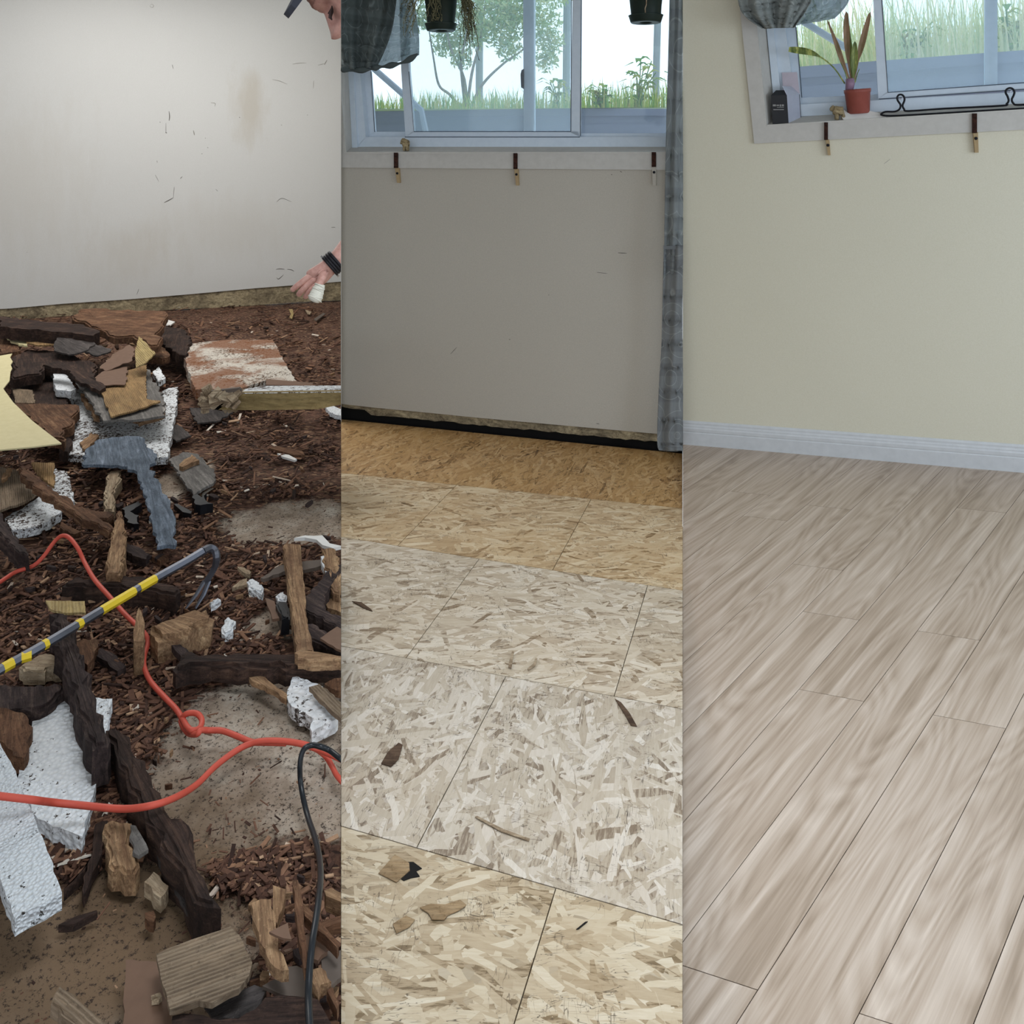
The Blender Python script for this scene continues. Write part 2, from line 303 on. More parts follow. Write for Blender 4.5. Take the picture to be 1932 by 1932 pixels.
M = dict(
 wall_l=m_wall('wall_paint_exposure_left', 'c8c7c4'), wall_m=m_wall('wall_paint_exposure_mid', 'b3ada2'), wall_r=m_wall('wall_paint_exposure_right', 'cfcab7'),  # one paint; each bay's exposure put into its tone, darkest in the middle
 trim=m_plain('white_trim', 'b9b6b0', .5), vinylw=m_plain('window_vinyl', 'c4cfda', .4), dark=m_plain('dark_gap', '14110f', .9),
 base=m_plain('baseboard_paint', 'c2c4c6', .4), plate=m_wood('sill_plate_wood', '4f4538', '9c8e72', 'b9ab8c', .6, crumbs=.2),
 rust=m_wood('rusty_metal', '1f1210', '3a221b', '5a382a', 3), tan=m_plain('bare_patch', 'a58f6c', .9), steel=m_plain('black_metal', '16161b', .35, metal=.6),
 dirt=m_dirt(), lam=m_laminate(), seam=m_plain('seam_dark', '2c2622', .9), ceil=m_plain('ceiling_paint', 'dedcd6', .9),
 part=m_plain('partition_board', 'c8c6c0', .8),
 osb0=m_osb('osb_shaded', .9, ['553c22', '967146', 'ab875a', 'ba986c', 'cbb088'], .45),  # same board throughout; wall-side shade and near window sheen put into row palettes
 osb1=m_osb('osb_half_shaded', -.15, ['7a6040', 'ad9270', 'c0a886', 'ceba9a', 'dccdb2'], .22),
 osb2=m_osb('osb_half_sheen', -.2, ['7d6a54', 'ab9b86', 'beb09b', 'cbbfad', 'dcd3c5'], .10),
 osb3=m_osb('osb_sheen', 1.1, ['7a6a5a', 'a79986', 'b9ad9c', 'c6bbad', 'd8d1c6'], .08, 1.7),
 osb4=m_osb('osb_grey', -.3, ['74624a', 'a08d72', 'b5a48a', 'c3b59d', 'd3c8b4'], .14),
 dk=m_wood('rotten_wood_dark', '1d1614', '3a2b25', '5f493d'), dk2=m_wood('rotten_wood_charcoal', '211a1a', '3f3331', '66554d'),
 br=m_wood('broken_wood_brown', '3a271c', '6b4c38', '96765a'), tn=m_wood('broken_wood_tan', '5a4030', '97785a', 'c7a883'),
 lt=m_wood('broken_wood_pale', '6f5a46', 'a8957c', 'd0bfa4'), bb=m_plain('hardboard_brown', '6b5242', .7), bg=m_plain('tile_grey_brown', '5c5149', .7),
 slate=m_wood('slate_blue_board', '3d4650', '66707d', '8e98a6', .7, crumbs=.5), gtile=m_wood('grey_tile', '4b4846', '75716d', 'a09b96', .5),
 gdark=m_wood('dark_grey_tile', '2a2726', '4a4442', '6c6460', .5),
 ribt=m_wood('ribbed_tile_tan', '5e4833', '94744f', 'b89a6e', .5, ribs=38), ribg=m_wood('ribbed_tile_grey', '4a3d31', '796754', '9f8d78', .5, ribs=42),
 riby=m_wood('ribbed_tile_yellow', '746043', 'a8915f', 'cdb98a', .5, ribs=34),
 foam=m_foam('white_foam'), foamd=m_foam('white_foam_dirty', thr=.53, dirt='4a3d35'), foamr=m_foam('foam_rusty', 'cfc4b4', '55402f', .55, stain='7a4a2a'),
 foamg=m_foam('foam_grey', 'd9dde0', '3c3835', .6, bead=140), foamm=m_foam('foam_cracked', 'e0dfdf', '4c4440', .55, bead=60),
 vin=m_plain('cream_vinyl', 'c8bd92', .6), gold=m_wood('board_gold_face', '6d5a38', '8f7c55', 'a89468', .3, crumbs=.1),
 orange=m_plain('orange_rubber', 'c05040', .5), blackr=m_plain('black_rubber', '1e2125', .3), plastic=m_plain('black_plastic', '15161a', .4),
 barsteel=m_plain('bar_steel', '5c5e66', .4, metal=.6), yellow=m_plain('bar_yellow_paint', 'dfc02c', .5), paper=m_plain('white_paper', 'dcdad6', .8),
)
# ------------------------------------------------------------------ room shells
def struct(name, bm, m, parent=None, clip=None):
    o = obj(name, bm, m, parent, clip)
    if o and not parent: o['kind'] = 'structure'
    return o
def poly(bm, pts): return bm.faces.new([bm.verts.new(p) for p in pts])
# left floor: lumpy earth
bm = bmesh.new(); nx, ny = 150, 220
x0, x1, y0, y1 = -5.6, 0, -3.0, 8.6; g = []
for j in range(ny+1):
    y = -3+4.0*j/60 if j < 60 else 1.0+(y1-1.0)*((j-60)/(ny-60))**1.25
    row = []
    for i in range(nx+1):
        xl = -5.6; xr = SL*y if y > 0 else 0
        x = xl+(xr-xl)*(i/nx)**.8
        z = (noise.fractal(Vector((x*3, y*3, 0)), 1, 2, 5)*.012 + noise.noise(Vector((x*22, y*22, 3)))*.004) - .012
        row.append(bm.verts.new((x, y, z)))
    g.append(row)
for j in range(ny):
    for i in range(nx): bm.faces.new((g[j][i], g[j][i+1], g[j+1][i+1], g[j+1][i]))
dirtf = struct('floor', bm, M['dirt'], clip='L')
for p in dirtf.data.polygons: p.use_smooth = True
# left wall
bm = bmesh.new(); wpr(bm, LEFT, [(-220, 594.5), (20, 582), (120, 573), (240, 565), (360, 555), (480, 544), (660, 530), (660, -60), (-220, -60)], -.03, .08)
wl = struct('wall_left', bm, M['wall_l'], clip='L')
bm = bmesh.new(); pts = [(-220, 594.5), (60, 578), (240, 564), (400, 551), (660, 529)]; lo = [(660, 566), (560, 570), (470, 577), (400, 581), (330, 584), (240, 590), (150, 600), (-220, 615)]
wpr(bm, LEFT, pts+lo, -.018, .05); struct('trim_1', bm, M['plate'], clip='L')
# scuffs on the left wall
def scuffs(bay, lst, par, d=-.0308, r=1.0, mat='seam', name='scuff_mark'):
    bm = bmesh.new()
    for s in lst:
        P = crom([bay.on(x, y, d) for x, y in s[1]], 4); n = len(P)
        tube(bm, P, [s[0]*.0032*r*(.35+.65*math.sin(math.pi*min(1, max(.12, i/(n-1))))) for i in range(n)], 5)
    o = obj(name, bm, M[mat], par); return o
M['scuff'] = m_plain('scuff_grey', '6e6a66', .9); M['scuff2'] = m_plain('scuff_light', '9a968f', .9)
scuffs(LEFT, [(1.3, [(319, 210), (320, 220), (319, 228)]), (.6, [(313, 232), (313, 244), (313, 252)]), (1, [(312, 249), (315, 251)]), (.8, [(301, 230), (303, 231)]),
 (1.2, [(310, 382), (318, 378), (327, 373)]), (.6, [(327, 373), (328, 360), (329, 352)]), (.5, [(293, 330), (300, 343)]), (.7, [(340, 337), (344, 333)]),
 (.8, [(387, 260), (388, 261)]), (.8, [(391, 278), (393, 279)]), (.7, [(380, 290), (382, 290)]), (.9, [(451, 221), (453, 222)]), (.7, [(530, 236), (532, 236)]), (.7, [(579, 217), (581, 217)]),
 (1, [(521, 508), (528, 507), (537, 508)]), (1, [(542, 508), (550, 509), (555, 512)]), (.9, [(522, 524), (526, 526), (535, 518)]), (.7, [(522, 381), (532, 374), (550, 381)]),
 (.7, [(325, 122), (327, 130)]), (.6, [(296, 303), (297, 307)]), (.8, [(625, 429), (633, 429)]), (.6, [(262, 545), (258, 556)]), (.5, [(50, 476), (52, 476)]), (.6, [(407, 357), (411, 361)])], wl, mat='scuff')
scuffs(LEFT, [(1.2, [(612, 122), (617, 113)]), (.8, [(552, 121), (565, 119), (578, 119)]), (.7, [(600, 123), (612, 120)]), (.8, [(514, 150), (528, 153), (542, 159)]), (.6, [(592, 152), (591, 167)]),
 (.8, [(398, 194), (406, 195), (405, 201)]), (1.4, [(365, 246), (367, 255)]), (.6, [(284, 9), (287, 8), (290, 11), (288, 14), (284, 13), (283, 10)])], wl, mat='scuff2', name='faint_scuff')
# middle wall
bm = bmesh.new()
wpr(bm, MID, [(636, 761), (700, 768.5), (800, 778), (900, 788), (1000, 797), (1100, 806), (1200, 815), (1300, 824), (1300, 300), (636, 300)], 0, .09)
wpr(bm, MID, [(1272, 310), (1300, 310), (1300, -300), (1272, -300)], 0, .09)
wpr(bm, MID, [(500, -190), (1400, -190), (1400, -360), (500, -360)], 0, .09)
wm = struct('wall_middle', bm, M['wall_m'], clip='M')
random.seed(3)
top = [(636, 760)]+[(x, 761+(x-636)*.0962) for x in range(700, 1301, 50)]
low = [(x, 761+(x-636)*.0962+15+random.uniform(-1.5, 1.5)+(-9 if x < 700 else 0)) for x in range(1300, 630, -12)]
bm = bmesh.new(); wpr(bm, MID, top+low, .012, .06); struct('trim_2', bm, M['plate'], clip='M')
bm = bmesh.new(); wpr(bm, MID, [(636, 762), (1300, 822), (1300, 880), (636, 815)], .065, .10); struct('gap_shade', bm, M['dark'], clip='M')  # near-black board standing in for the shade inside the open gap
scuffs(MID, [(.7, [(1166, 477), (1183, 478)]), (.5, [(1126, 514), (1146, 516)]), (.6, [(960, 640), (963, 641)]), (.8, [(1035, 556), (1036, 557)]), (.5, [(850, 668), (862, 655)]), (.7, [(1153, 329), (1155, 330)]), (.7, [(1170, 323), (1173, 325)]), (.5, [(1121, 316), (1122, 317)]), (.6, [(1125, 799), (1131, 800)])], wm, d=-.0006, r=.6, mat='seam')
# middle floor : OSB sheets in rows parallel to the wall
def rowline(px, y, sl): return (px, y, sl)
rows = [(643.5, 791, .1004), (643.5, 892.1, .104), (643.5, 1013, .157), (643.5, 1218.7, .1846), (643.5, 1558.5, .2887)]
def rl(k, x): a = rows[k]; return a[1]+a[2]*(x-a[0])
def osb(name, pts_w, m, par):
    bm = bmesh.new(); prism(bm, pts_w, Vector((0, 0, -.018))); return obj(name, bm, m, par, clip='M')
fm = bpy.data.objects.new('floor', None); COL.objects.link(fm); fm['kind'] = 'structure'; fm.matrix_basis = Matrix.Translation((0, 3, 0))
Wd = MID.W.copy(); Udir = MID.U
sheets = {0: ['osb0', [(500, 1500)]], 1: ['osb1', []], 2: ['osb2', []], 3: ['osb3', []], 4: ['osb4', []]}
VB = (1468, 290)
def vline(x0, y0, k):           # where a seam that runs from (x0,y0) towards VB crosses row line k
    a = rows[k]; dx, dy = VB[0]-x0, VB[1]-y0
    t = (a[1]+a[2]*(x0-a[0])-y0)/(dy-a[2]*dx); return (x0+dx*t, y0+dy*t)
cuts = {0: [], 1: [(842, 935), (1116, 940)], 2: [(900.7, 1059), (1222, 1104)], 3: [(889, 1402)], 4: [(1051, 1668)]}
mats = ['osb0', 'osb1', 'osb2', 'osb3', 'osb4']
E_ = .0012
for k in range(5):
    edges = []
    for c in cuts[k]:
        a = vline(c[0], c[1], k); b = vline(c[0], c[1], k+1) if k < 4 else None
        pa = F(*a)
        pb = F(*b) if b else pa+(pa-F(VB[0], 420)).normalized()*3
        if k == 4:
            q = F(969.7, 1932); pb = pa+(q-pa)*6
        edges.append((pa, pb))
    fa = F(560, rl(k, 560)) if k else F(560, rl(0, 560)); fb = F(1400, rl(k, 1400))
    if k < 4: ga, gb = F(560, rl(k+1, 560)), F(1400, rl(k+1, 1400))
    else: ga, gb = fa - Wd*3.2, fb - Wd*3.2
    L = [(fa, ga)]+edges+[(fb, gb)]
    for i in range(len(L)-1):
        (a, b), (c, d) = L[i], L[i+1]
        s = Udir*E_
        q = [a+s-Wd*E_, c-s-Wd*E_, d-s+Wd*E_, b+s+Wd*E_]
        osb('osb_sheet', q, M[mats[k]], fm)
bm = bmesh.new(); prism(bm, [Vector((0, 0, -.018)), Vector((SL*4.9, 4.9, -.018)), Vector((SR*4.4, 4.4, -.018))], Vector((0, 0, -.1))); obj('joist_base', bm, M['dark'], fm, clip='M')
# right wall, baseboard, floor
bm = bmesh.new()
wpr(bm, RIGHT, [(1270, 850), (2300, 930), (2300, 268-90), (1425, 262), (1408, 0), (1380, -330), (1270, -330)], 0, .09)
wpr(bm, RIGHT, [(1380, -180), (2300, -180), (2300, -360), (1380, -360)], 0, .09)
wr = struct('wall_right', bm, M['wall_r'], clip='R')
bm = bmesh.new(); U, N, W = RIGHT.U, RIGHT.N, RIGHT.W
H = (RIGHT.on(1288, 792.5)-RIGHT.on(1288, 836)).dot(N)
prof = [(0, 0), (.016, 0), (.016, .52), (.013, .55), (.0145, .60), (.0145, .70), (.011, .76), (.011, .80), (.0075, .86), (.0075, .93), (.003, 1), (0, 1)]
pp = [RIGHT.A-U*.4 - W*d + N*(h*H) for d, h in prof]
prism(bm, pp, U*3.6); struct('baseboard_right', bm, M['base'], clip='R')
scuffs(RIGHT, [(.6, [(1652, 822), (1656, 822)]), (.6, [(1418, 575), (1419, 575)]), (.5, [(1668, 309), (1680, 300)])], wr, d=-.0006, r=.6, mat='scuff2')
fr = bpy.data.objects.new('floor', None); COL.objects.link(fr); fr['kind'] = 'structure'; fr.matrix_basis = Matrix.Translation((1, 3, 0))
V = (ray(2560, 90)).normalized(); V = (V - N*V.dot(N)).normalized(); A0 = RIGHT.A
def ab(a, b, h=0): return A0 + U*a + V*b + N*h
ends = {0: -1.766, 1: -1.369, 2: -1.768, 3: -1.35, 4: -1.9, -1: -1.359, -2: -1.056, -3: -.556, -4: -.72, -5: -.50, -6: -.9, 5: -1.4}
random.seed(11); LEN = 1.327; G = .0009
crossW = U - V*U.dot(V)
cw = crossW.length
for k in range(-9, 9):
    a0 = 1.336+.1705*k; a1 = a0+.1705; e = ends.get(k, -random.uniform(.3, 1.5))
    bs = [e+LEN*j for j in range(-4, 5)]
    for j in range(len(bs)-1):
        b0, b1 = bs[j], bs[j+1]
        # clip to the wall line: plank stops at b=0 plane of wall
        if b0 > 0: continue
        b1 = min(b1, 0.0)
        q = [ab(a0+G, b0+G), ab(a1-G, b0+G), ab(a1-G, b1-G), ab(a0+G, b1-G)]
        if all(p.x < SR*p.y for p in q) or all(p.y < -1 for p in q): continue
        if b1-b0 < .02: continue
        bm = bmesh.new(); prism(bm, q, -N*.008); 
        cut = clip_bm(bm, 'R')
        if not bm.verts: bm.free(); continue
        uvl = bm.loops.layers.uv.new('UVMap'); ru, rv = random.random()*20, random.random()*20; sg = random.choice((-1, 1))
        for f in bm.faces:
            for lp in f.loops:
                d = lp.vert.co-q[0]; uu = d.dot(crossW)/cw; vv = d.dot(V); lp[uvl].uv = (uu*sg+ru, vv*sg+rv)
        obj('floor_plank', bm, M['lam'], fr)
bm = bmesh.new(); prism(bm, [ab(-1.5, .06, -.008), ab(3.2, .06, -.008), ab(4.8, -5, -.008), ab(1, -6, -.008)], -N*.1); obj('underlay', bm, M['seam'], fr, clip='R')
# partitions between the three rooms, side walls, ceilings
def partition(name, s, yb, y0=4.55):
    bm = bmesh.new(); t = .0011
    a = Vector((s*y0, y0, -.1)); b = Vector((s*yb, yb, -.35)); n = Vector((1, -s, 0)).normalized()*t
    prism(bm, [a-n, b-n, b+n, a+n], Vector((0, 0, 3.45))); return struct(name, bm, M['part'])
partition('wall_side', SL, 8.4)
bm = bmesh.new(); bxyz(bm, (-5.65, 2.8, 1.65), Vector((1, 0, 0)), Vector((0, 1, 0)), ZUP, .05, 5.9, 1.75); struct('wall_far_left', bm, M['wall_l'])
bm = bmesh.new(); bxyz(bm, (3.35, .4, 1.55), Vector((1, 0, 0)), Vector((0, 1, 0)), ZUP, .05, 3.4, 1.85); struct('wall_far_right', bm, M['wall_r'])
zc = Vector((0, 0, 3.35)); up = Vector((0, 0, .1))
bm = bmesh.new(); prism(bm, [zc+Vector((-5.6, -3, 0)), zc+Vector((0, -3, 0)), zc+Vector((0, 0, 0)), zc+Vector((SL*8.4, 8.4, 0)), zc+Vector((-5.6, 8.4, 0))], up); struct('ceiling', bm, M['ceil'])
bm = bmesh.new(); prism(bm, [zc, zc+Vector((SR*4.2, 4.2, 0)), zc+Vector((SL*4.7, 4.7, 0))], up); struct('ceiling', bm, M['ceil'])
bm = bmesh.new(); prism(bm, [zc+Vector((0, -3, 0)), zc+Vector((3.4, -3, 0)), zc+Vector((3.4, 3.2, 0)), zc+Vector((SR*4.2, 4.2, 0)), zc], up); struct('ceiling', bm, M['ceil'])

# ------------------------------------------------------------------ middle window
def part(name, bay, lst, m, parent, clip):
    bm = bmesh.new()
    for pts, d0, d1 in lst: wpr(bm, bay, pts, d0, d1)
    return obj(name, bm, m, parent, clip)
def R4(x0, y0, x1, y1): return [(x0, y1), (x1, y1), (x1, y0), (x0, y0)]
GL1 = m_glass('window_glass_clear', 'f4fbff', .05); GL2 = m_glass('window_glass_dusty', 'fbfeff', .11)
wn = bpy.data.objects.new('window_1', None); COL.objects.link(wn); wn['kind'] = 'structure'; wn.matrix_basis = Matrix.Translation(MID.on(966, 288))
cl = 'M'
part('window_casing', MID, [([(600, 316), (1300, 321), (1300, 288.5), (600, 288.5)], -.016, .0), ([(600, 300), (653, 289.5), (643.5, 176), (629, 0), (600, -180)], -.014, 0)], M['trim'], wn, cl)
bm = bmesh.new()
prism(bm, [MID.on(600, 290, -.02), MID.on(1300, 290, -.02), MID.on(1300, 286.7, -.02), MID.on(600, 286.7, -.02)], MID.W*.02)
a, b = MID.on(600, 286.8, 0), MID.on(1300, 286.8, 0); c, d = MID.on(1300, 277, .10), MID.on(600, 277, .10)
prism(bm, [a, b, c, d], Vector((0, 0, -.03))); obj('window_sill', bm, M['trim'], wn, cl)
bm = bmesh.new()  # left reveal
prism(bm, [MID.on(653, 289, 0), MID.on(664.6, 283, .10), MID.on(641, -180, .10), MID.on(614, -180, 0)], -MID.U*.02); obj('window_reveal', bm, M['trim'], wn, cl)
part('window_frame', MID, [([(664.6, 283), (674, 278), (650, -180), (641, -180)], .085, .12), ([(672, 279), (1300, 279), (1300, 258.3), (690, 258.3)], .10, .16), ([(674, 279), (690, 258.6), (679, 135), (669, -180), (650, -180), (664.6, 135)], .10, .16), ([(1262, 285), (1272, 285), (1276, -180), (1266, -180)], .08, .16),
  (R4(640, -200, 1300, -160), .08, .16)], M['vinylw'], wn, cl)
sa = part('window_sash', MID, [([(765, 258), (1094.5, 258), (1090, 248), (778, 248)], .115, .145), ([(765, 258), (781, 249), (771.5, 135), (762, -180), (748, -180), (757, 135)], .115, .145), ([(1076, 250), (1094.5, 258), (1096, 0), (1097, -180), (1082, -180), (1080, 0)], .115, .145)], M['vinylw'], wn, cl)
tag(part('sash_glass', MID, [([(779, 249), (1077, 249), (1081, -180), (763, -180)], .128, .131)], GL2, sa, cl), 'dusty blue-tinted glass pane')
sa = part('window_sash', MID, [([(690, 259), (765, 259), (765, 248.5), (707, 248.5)], .15, .165), ([(690, 259), (708, 249), (700, 135), (690, -180), (669, -180), (679.6, 135)], .15, .165), ([(988, 250), (1000, 250), (1000, -180), (986, -180)], .15, .19)], M['vinylw'], wn, cl)
part('sash_glass', MID, [([(706, 250), (990, 250), (988, -180), (688, -180)], .158, .161)], GL1, sa, cl)
sa = part('window_sash', MID, [([(1094, 259), (1300, 259), (1300, 251.5), (1094, 251.5)], .15, .18), ([(1000, 250), (1007, 250), (1007, -180), (1000, -180)], .15, .19)], M['vinylw'], wn, cl)
part('sash_glass', MID, [([(1007, 252), (1266, 252), (1268, -180), (1007, -180)], .168, .171)], GL1, sa, cl)
part('window_latch', MID, [([(984, 132), (988, 130), (988, 168), (983, 165), (982, 140)], .14, .155)], M['steel'], wn, cl)
def gasket(bay, lst, par, cl):
    for pts, d in lst:
        bm = bmesh.new(); tube(bm, [bay.on(x, y, d) for x, y in pts], .0022, 4); obj('glazing_gasket', bm, M['gask'], par, cl)
M['gask'] = m_plain('gasket_grey', '56606c', .7)
gasket(MID, [([(771.5, 135), (781, 248.3), (1077, 248.3)], .114), ([(764, 258.6), (1094, 258.6)], .099), ([(1079, -180), (1077, 248)], .114), ([(707, 249), (700, 135)], .149), ([(1097, 0), (1095, 257)], .114), ([(674, 278.8), (1262, 279.5)], .098)], wn, 'M')
# brackets
def bracket(bay, x0, x1, y0, y1, yb, dx, lab, cl, lowmat):
    p = bay.on((x0+x1)/2, y1, -.02); e = empty('wall_bracket', p, lab, 'bracket', 'rusty brackets screwed under the windows')
    bm = bmesh.new(); wpr(bm, bay, [(x0, y1), (x1, y1), (x1, y0), (x0, y0)], -.028, -.0165); wpr(bm, bay, [(x0+dx*.0, y0+2), (x1, y0+2), (x1, y0), (x0, y0)], -.024, .02)
    obj('bracket_arm', bm, M['rust'], e, cl)
    bm = bmesh.new(); wpr(bm, bay, [(x0+dx+1, yb), (x1+dx-1, yb), (x1+dx*.4, y1-1), (x0+dx*.4, y1-1)], -.020, -.0005); obj('mounting_strip', bm, lowmat, e, cl)
    bm = bmesh.new(); c = bay.on((x0+x1)/2+dx*.6, y1+10, -.021); lathe(bm, c, [(.003, 0), (.007, .001), (.006, .004), (.001, .005)], 12, -bay.W); obj('screw', bm, M['steel'], e, cl)
bracket(MID, 743, 750, 288, 317, 345, 5, 'rusty bracket under middle window, left end below the small figurine', 'M', M['tan'])
bracket(MID, 968.5, 975.5, 289, 319, 350, 4, 'rusty bracket under the centre of the middle window', 'M', M['tan'])
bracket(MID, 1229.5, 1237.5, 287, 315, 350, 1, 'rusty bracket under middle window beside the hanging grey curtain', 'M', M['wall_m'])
bracket(RIGHT, 1555, 1562, 231, 264, 293, 6, 'rusty bracket under right window, just below the red plant pot', 'R', M['tan'])
bracket(RIGHT, 1834.5, 1843.5, 214, 251, 288, 4, 'rusty bracket under right window below the black wire rack', 'R', M['tan'])
# ------------------------------------------------------------------ right window
wn = bpy.data.objects.new('window_2', None); COL.objects.link(wn); wn['kind'] = 'structure'; wn.matrix_basis = Matrix.Translation(RIGHT.on(1700, 230)); cl = 'R'
ex = 2250
def sl(y, x, k=-.052): return y+(x-1932)*k   # edge of the sill lip etc. beyond the frame
part('window_casing', RIGHT, [([(1423, 271), (ex, 228), (ex, 188), (1447, 237.5)], -.016, 0), ([(1423, 271), (1447, 237.5), (1427, 37), (1407, -180), (1374, -180), (1394, 0)], -.016, 0)], M['trim'], wn, cl)
bm = bmesh.new()
prism(bm, [RIGHT.on(1447, 238.5, -.02), RIGHT.on(ex, 190, -.02), RIGHT.on(ex, 186.5, -.02), RIGHT.on(1447, 235.5, -.02)], W*.02)
prism(bm, [RIGHT.on(1447, 236, 0), RIGHT.on(ex, 187, 0), RIGHT.on(ex, 176, .10), RIGHT.on(1463, 222.5, .10)], -N*.03); obj('window_sill', bm, M['trim'], wn, cl)
bm = bmesh.new(); prism(bm, [RIGHT.on(1447, 237, 0), RIGHT.on(1463, 223, .10), RIGHT.on(1424, -180, .10), RIGHT.on(1407, -180, 0)], -U*.02); obj('window_reveal', bm, M['trim'], wn, cl)
part('window_frame', RIGHT, [([(1463, 223), (1478, 222), (1459, 50), (1440, -180), (1424, -180), (1446, 50)], .085, .12), ([(1476, 222), (ex, 176), (ex, 155), (1497, 198)], .10, .16), ([(1475, 223), (1501, 197), (1481, 50), (1460, -180), (1438, -180), (1459, 50)], .10, .16), (R4(1400, -200, ex, -160), .08, .16), ([(2190, 190), (2260, 180), (2260, -180), (2180, -180)], .08, .16)], M['vinylw'], wn, cl)
sa = part('window_sash', RIGHT, [([(1657, 186.5), (ex, 148), (ex, 138), (1673, 173.8)], .115, .145), ([(1657, 186.5), (1676, 174), (1665, 0), (1654, -180), (1637, -180), (1648, 0)], .115, .145)], M['vinylw'], wn, cl)
tag(part('sash_glass', RIGHT, [([(1674, 175), (ex, 140), (ex, -180), (1653, -180)], .128, .131)], GL2, sa, cl), 'dusty blue-tinted glass pane')
sa = part('window_sash', RIGHT, [([(1497, 199), (1660, 190), (1660, 178), (1514, 184.5)], .15, .165), ([(1497, 199), (1514, 185), (1502, 51), (1485, -180), (1460, -180), (1481, 50)], .15, .165), ([(1859, 164), (1882, 162), (1882, -180), (1859, -180)], .15, .19)], M['vinylw'], wn, cl)
part('sash_glass', RIGHT, [([(1512, 186), (ex, 145), (ex, -180), (1484, -180)], .158, .161)], GL1, sa, cl)
gasket(RIGHT, [([(1664, 0), (1675.5, 174.5), (1932, 156), (2200, 140)], .114), ([(1658, 187), (1932, 168.5), (2200, 152)], .099), ([(1513, 184), (1502, 51)], .149), ([(1478, 222), (1932, 200)], .098)], wn, 'R')
# ------------------------------------------------------------------ outdoors
M['block'] = m_wall('planter_timber', '777b90', .1, 90); M['leaf'] = m_island('leaf_green', [(0, '4f8a3c'), (.5, '8fae4a'), (1, 'b9b25a')], trans=.4)
M['leafp'] = m_island('leaf_pale', [(0, '98b888'), (.5, 'bccb92'), (1, 'dcd8a2')], trans=.4)
M['grass'] = m_island('grass_blades', [(0, '74a850'), (.5, 'b4c862'), (1, 'e2d48c')], trans=.4); M['bark'] = m_wood('bark_grey', '7a7064', 'a09686', 'c0b8a8')
M['post'] = m_plain('post_grey', '9aa0aa', .8); M['lawn'] = m_wall('lawn', '9fb06a', .2, 30)
bm = bmesh.new()
D1 = 1.35
for yy0, yy1, dd in ((204.5, 218, 0), (217, 236, .012), (234, 262, .004)):
    prism(bm, [MID.on(560, yy1+2, D1+dd), MID.on(1420, yy1, D1+dd), MID.on(1420, yy0, D1+dd), MID.on(560, yy0+1, D1+dd)], MID.W*.1)
tag(obj('garden_planter', bm, M['block'], clip='X'), 'low timber garden wall outside the middle window', 'garden wall')
bm = bmesh.new()
for (a0, b0, a1, b1, dd) in ((126, 92.5, 148, 114, 0), (143, 109, 169, 135, .012), (164, 130, 215, 190, .004)):
    prism(bm, [RIGHT.on(1490, a1+1, D1+dd), RIGHT.on(2300, b1-25, D1+dd), RIGHT.on(2300, b0-25, D1+dd), RIGHT.on(1490, a0+1, D1+dd)], W*.1)
o = obj('garden_planter', bm, M['block'], clip='Y'); tag(o, 'low timber garden wall outside the right window', 'garden wall')
def pz(x, y, bay, d): return bay.on(x, y, d)
bm = bmesh.new(); q = MID.on(560, 206, D1+.1); z = q.z-.03
poly(bm, [Vector((-1.2, 5.75, z)), Vector((8, 4.6, z-.0)), Vector((14, 30, z)), Vector((-6, 30, z))]); tag(obj('lawn', bm, M['lawn'], clip='X'), kind='structure')
def blade(bm, p, h, wd, lean, az, up=ZUP):
    d = Vector((math.cos(az), math.sin(az), 0)); s = d.cross(up)*wd; prev = None
    for i in range(4):
        t = i/3; c = p+up*(h*t)+d*(lean*t*t*h); k = (1-t)**.7
        cur = (bm.verts.new(c-s*k), bm.verts.new(c+s*k+up*1e-4)) if i < 3 else (bm.verts.new(c),)
        if prev: bm.faces.new((prev[0], prev[1], cur[1], cur[0]) if i < 3 else (prev[0], prev[1], cur[0]))
        prev = cur
random.seed(5)
bm = bmesh.new()
for i in range(2600):
    x = random.uniform(600, 1330); d = D1+.12+random.random()*1.2; p = MID.on(x, 207, d); p.z = z+.0
    hh = random.uniform(.05, .20)*(1.3 if x > 1095 else 1); blade(bm, p, hh, random.uniform(.003, .009), random.uniform(-.5, .6), random.random()*6.3)
tag(obj('grass', bm, M['grass'], clip='X'), 'bright green grass growing above the garden wall outside the middle window', 'grass', kind='stuff')
bm = bmesh.new()
for i in range(2700):
    x = random.uniform(1490, 2150); d = D1+.12+random.random()*1.2; p = RIGHT.on(x, 126-(x-1505)*.078, D1+.05)+W*(d-D1); p.z -= .02
    blade(bm, p, random.uniform(.08, .62)*random.random()+.10, random.uniform(.003, .010), random.uniform(-.4, .6), random.random()*6.3, N)
M['grass2'] = m_island('grass_blown_out', [(0, 'b4c88c'), (.5, 'dadca4'), (1, 'efe6c0')], trans=.4)  # blades paled: overexposed outdoor light put into their colour
tag(obj('grass', bm, M['grass2'], clip='Y'), 'tall yellow-green grass outside the right window', 'grass', kind='stuff')
def leafy(bm, c, r, n, sz):
    for i in range(n):
        v = Vector((random.gauss(0, 1), random.gauss(0, 1), random.gauss(0, 1))).normalized()*r*random.random()**.45; p = c+v
        a = Vector((random.gauss(0, 1), random.gauss(0, 1), random.gauss(0, 1))).normalized(); b = a.orthogonal().normalized(); s = sz*random.uniform(.6, 1.3)
        bm.faces.new([bm.verts.new(p-a*s), bm.verts.new(p+b*s*.4), bm.verts.new(p+a*s), bm.verts.new(p-b*s*.4)])
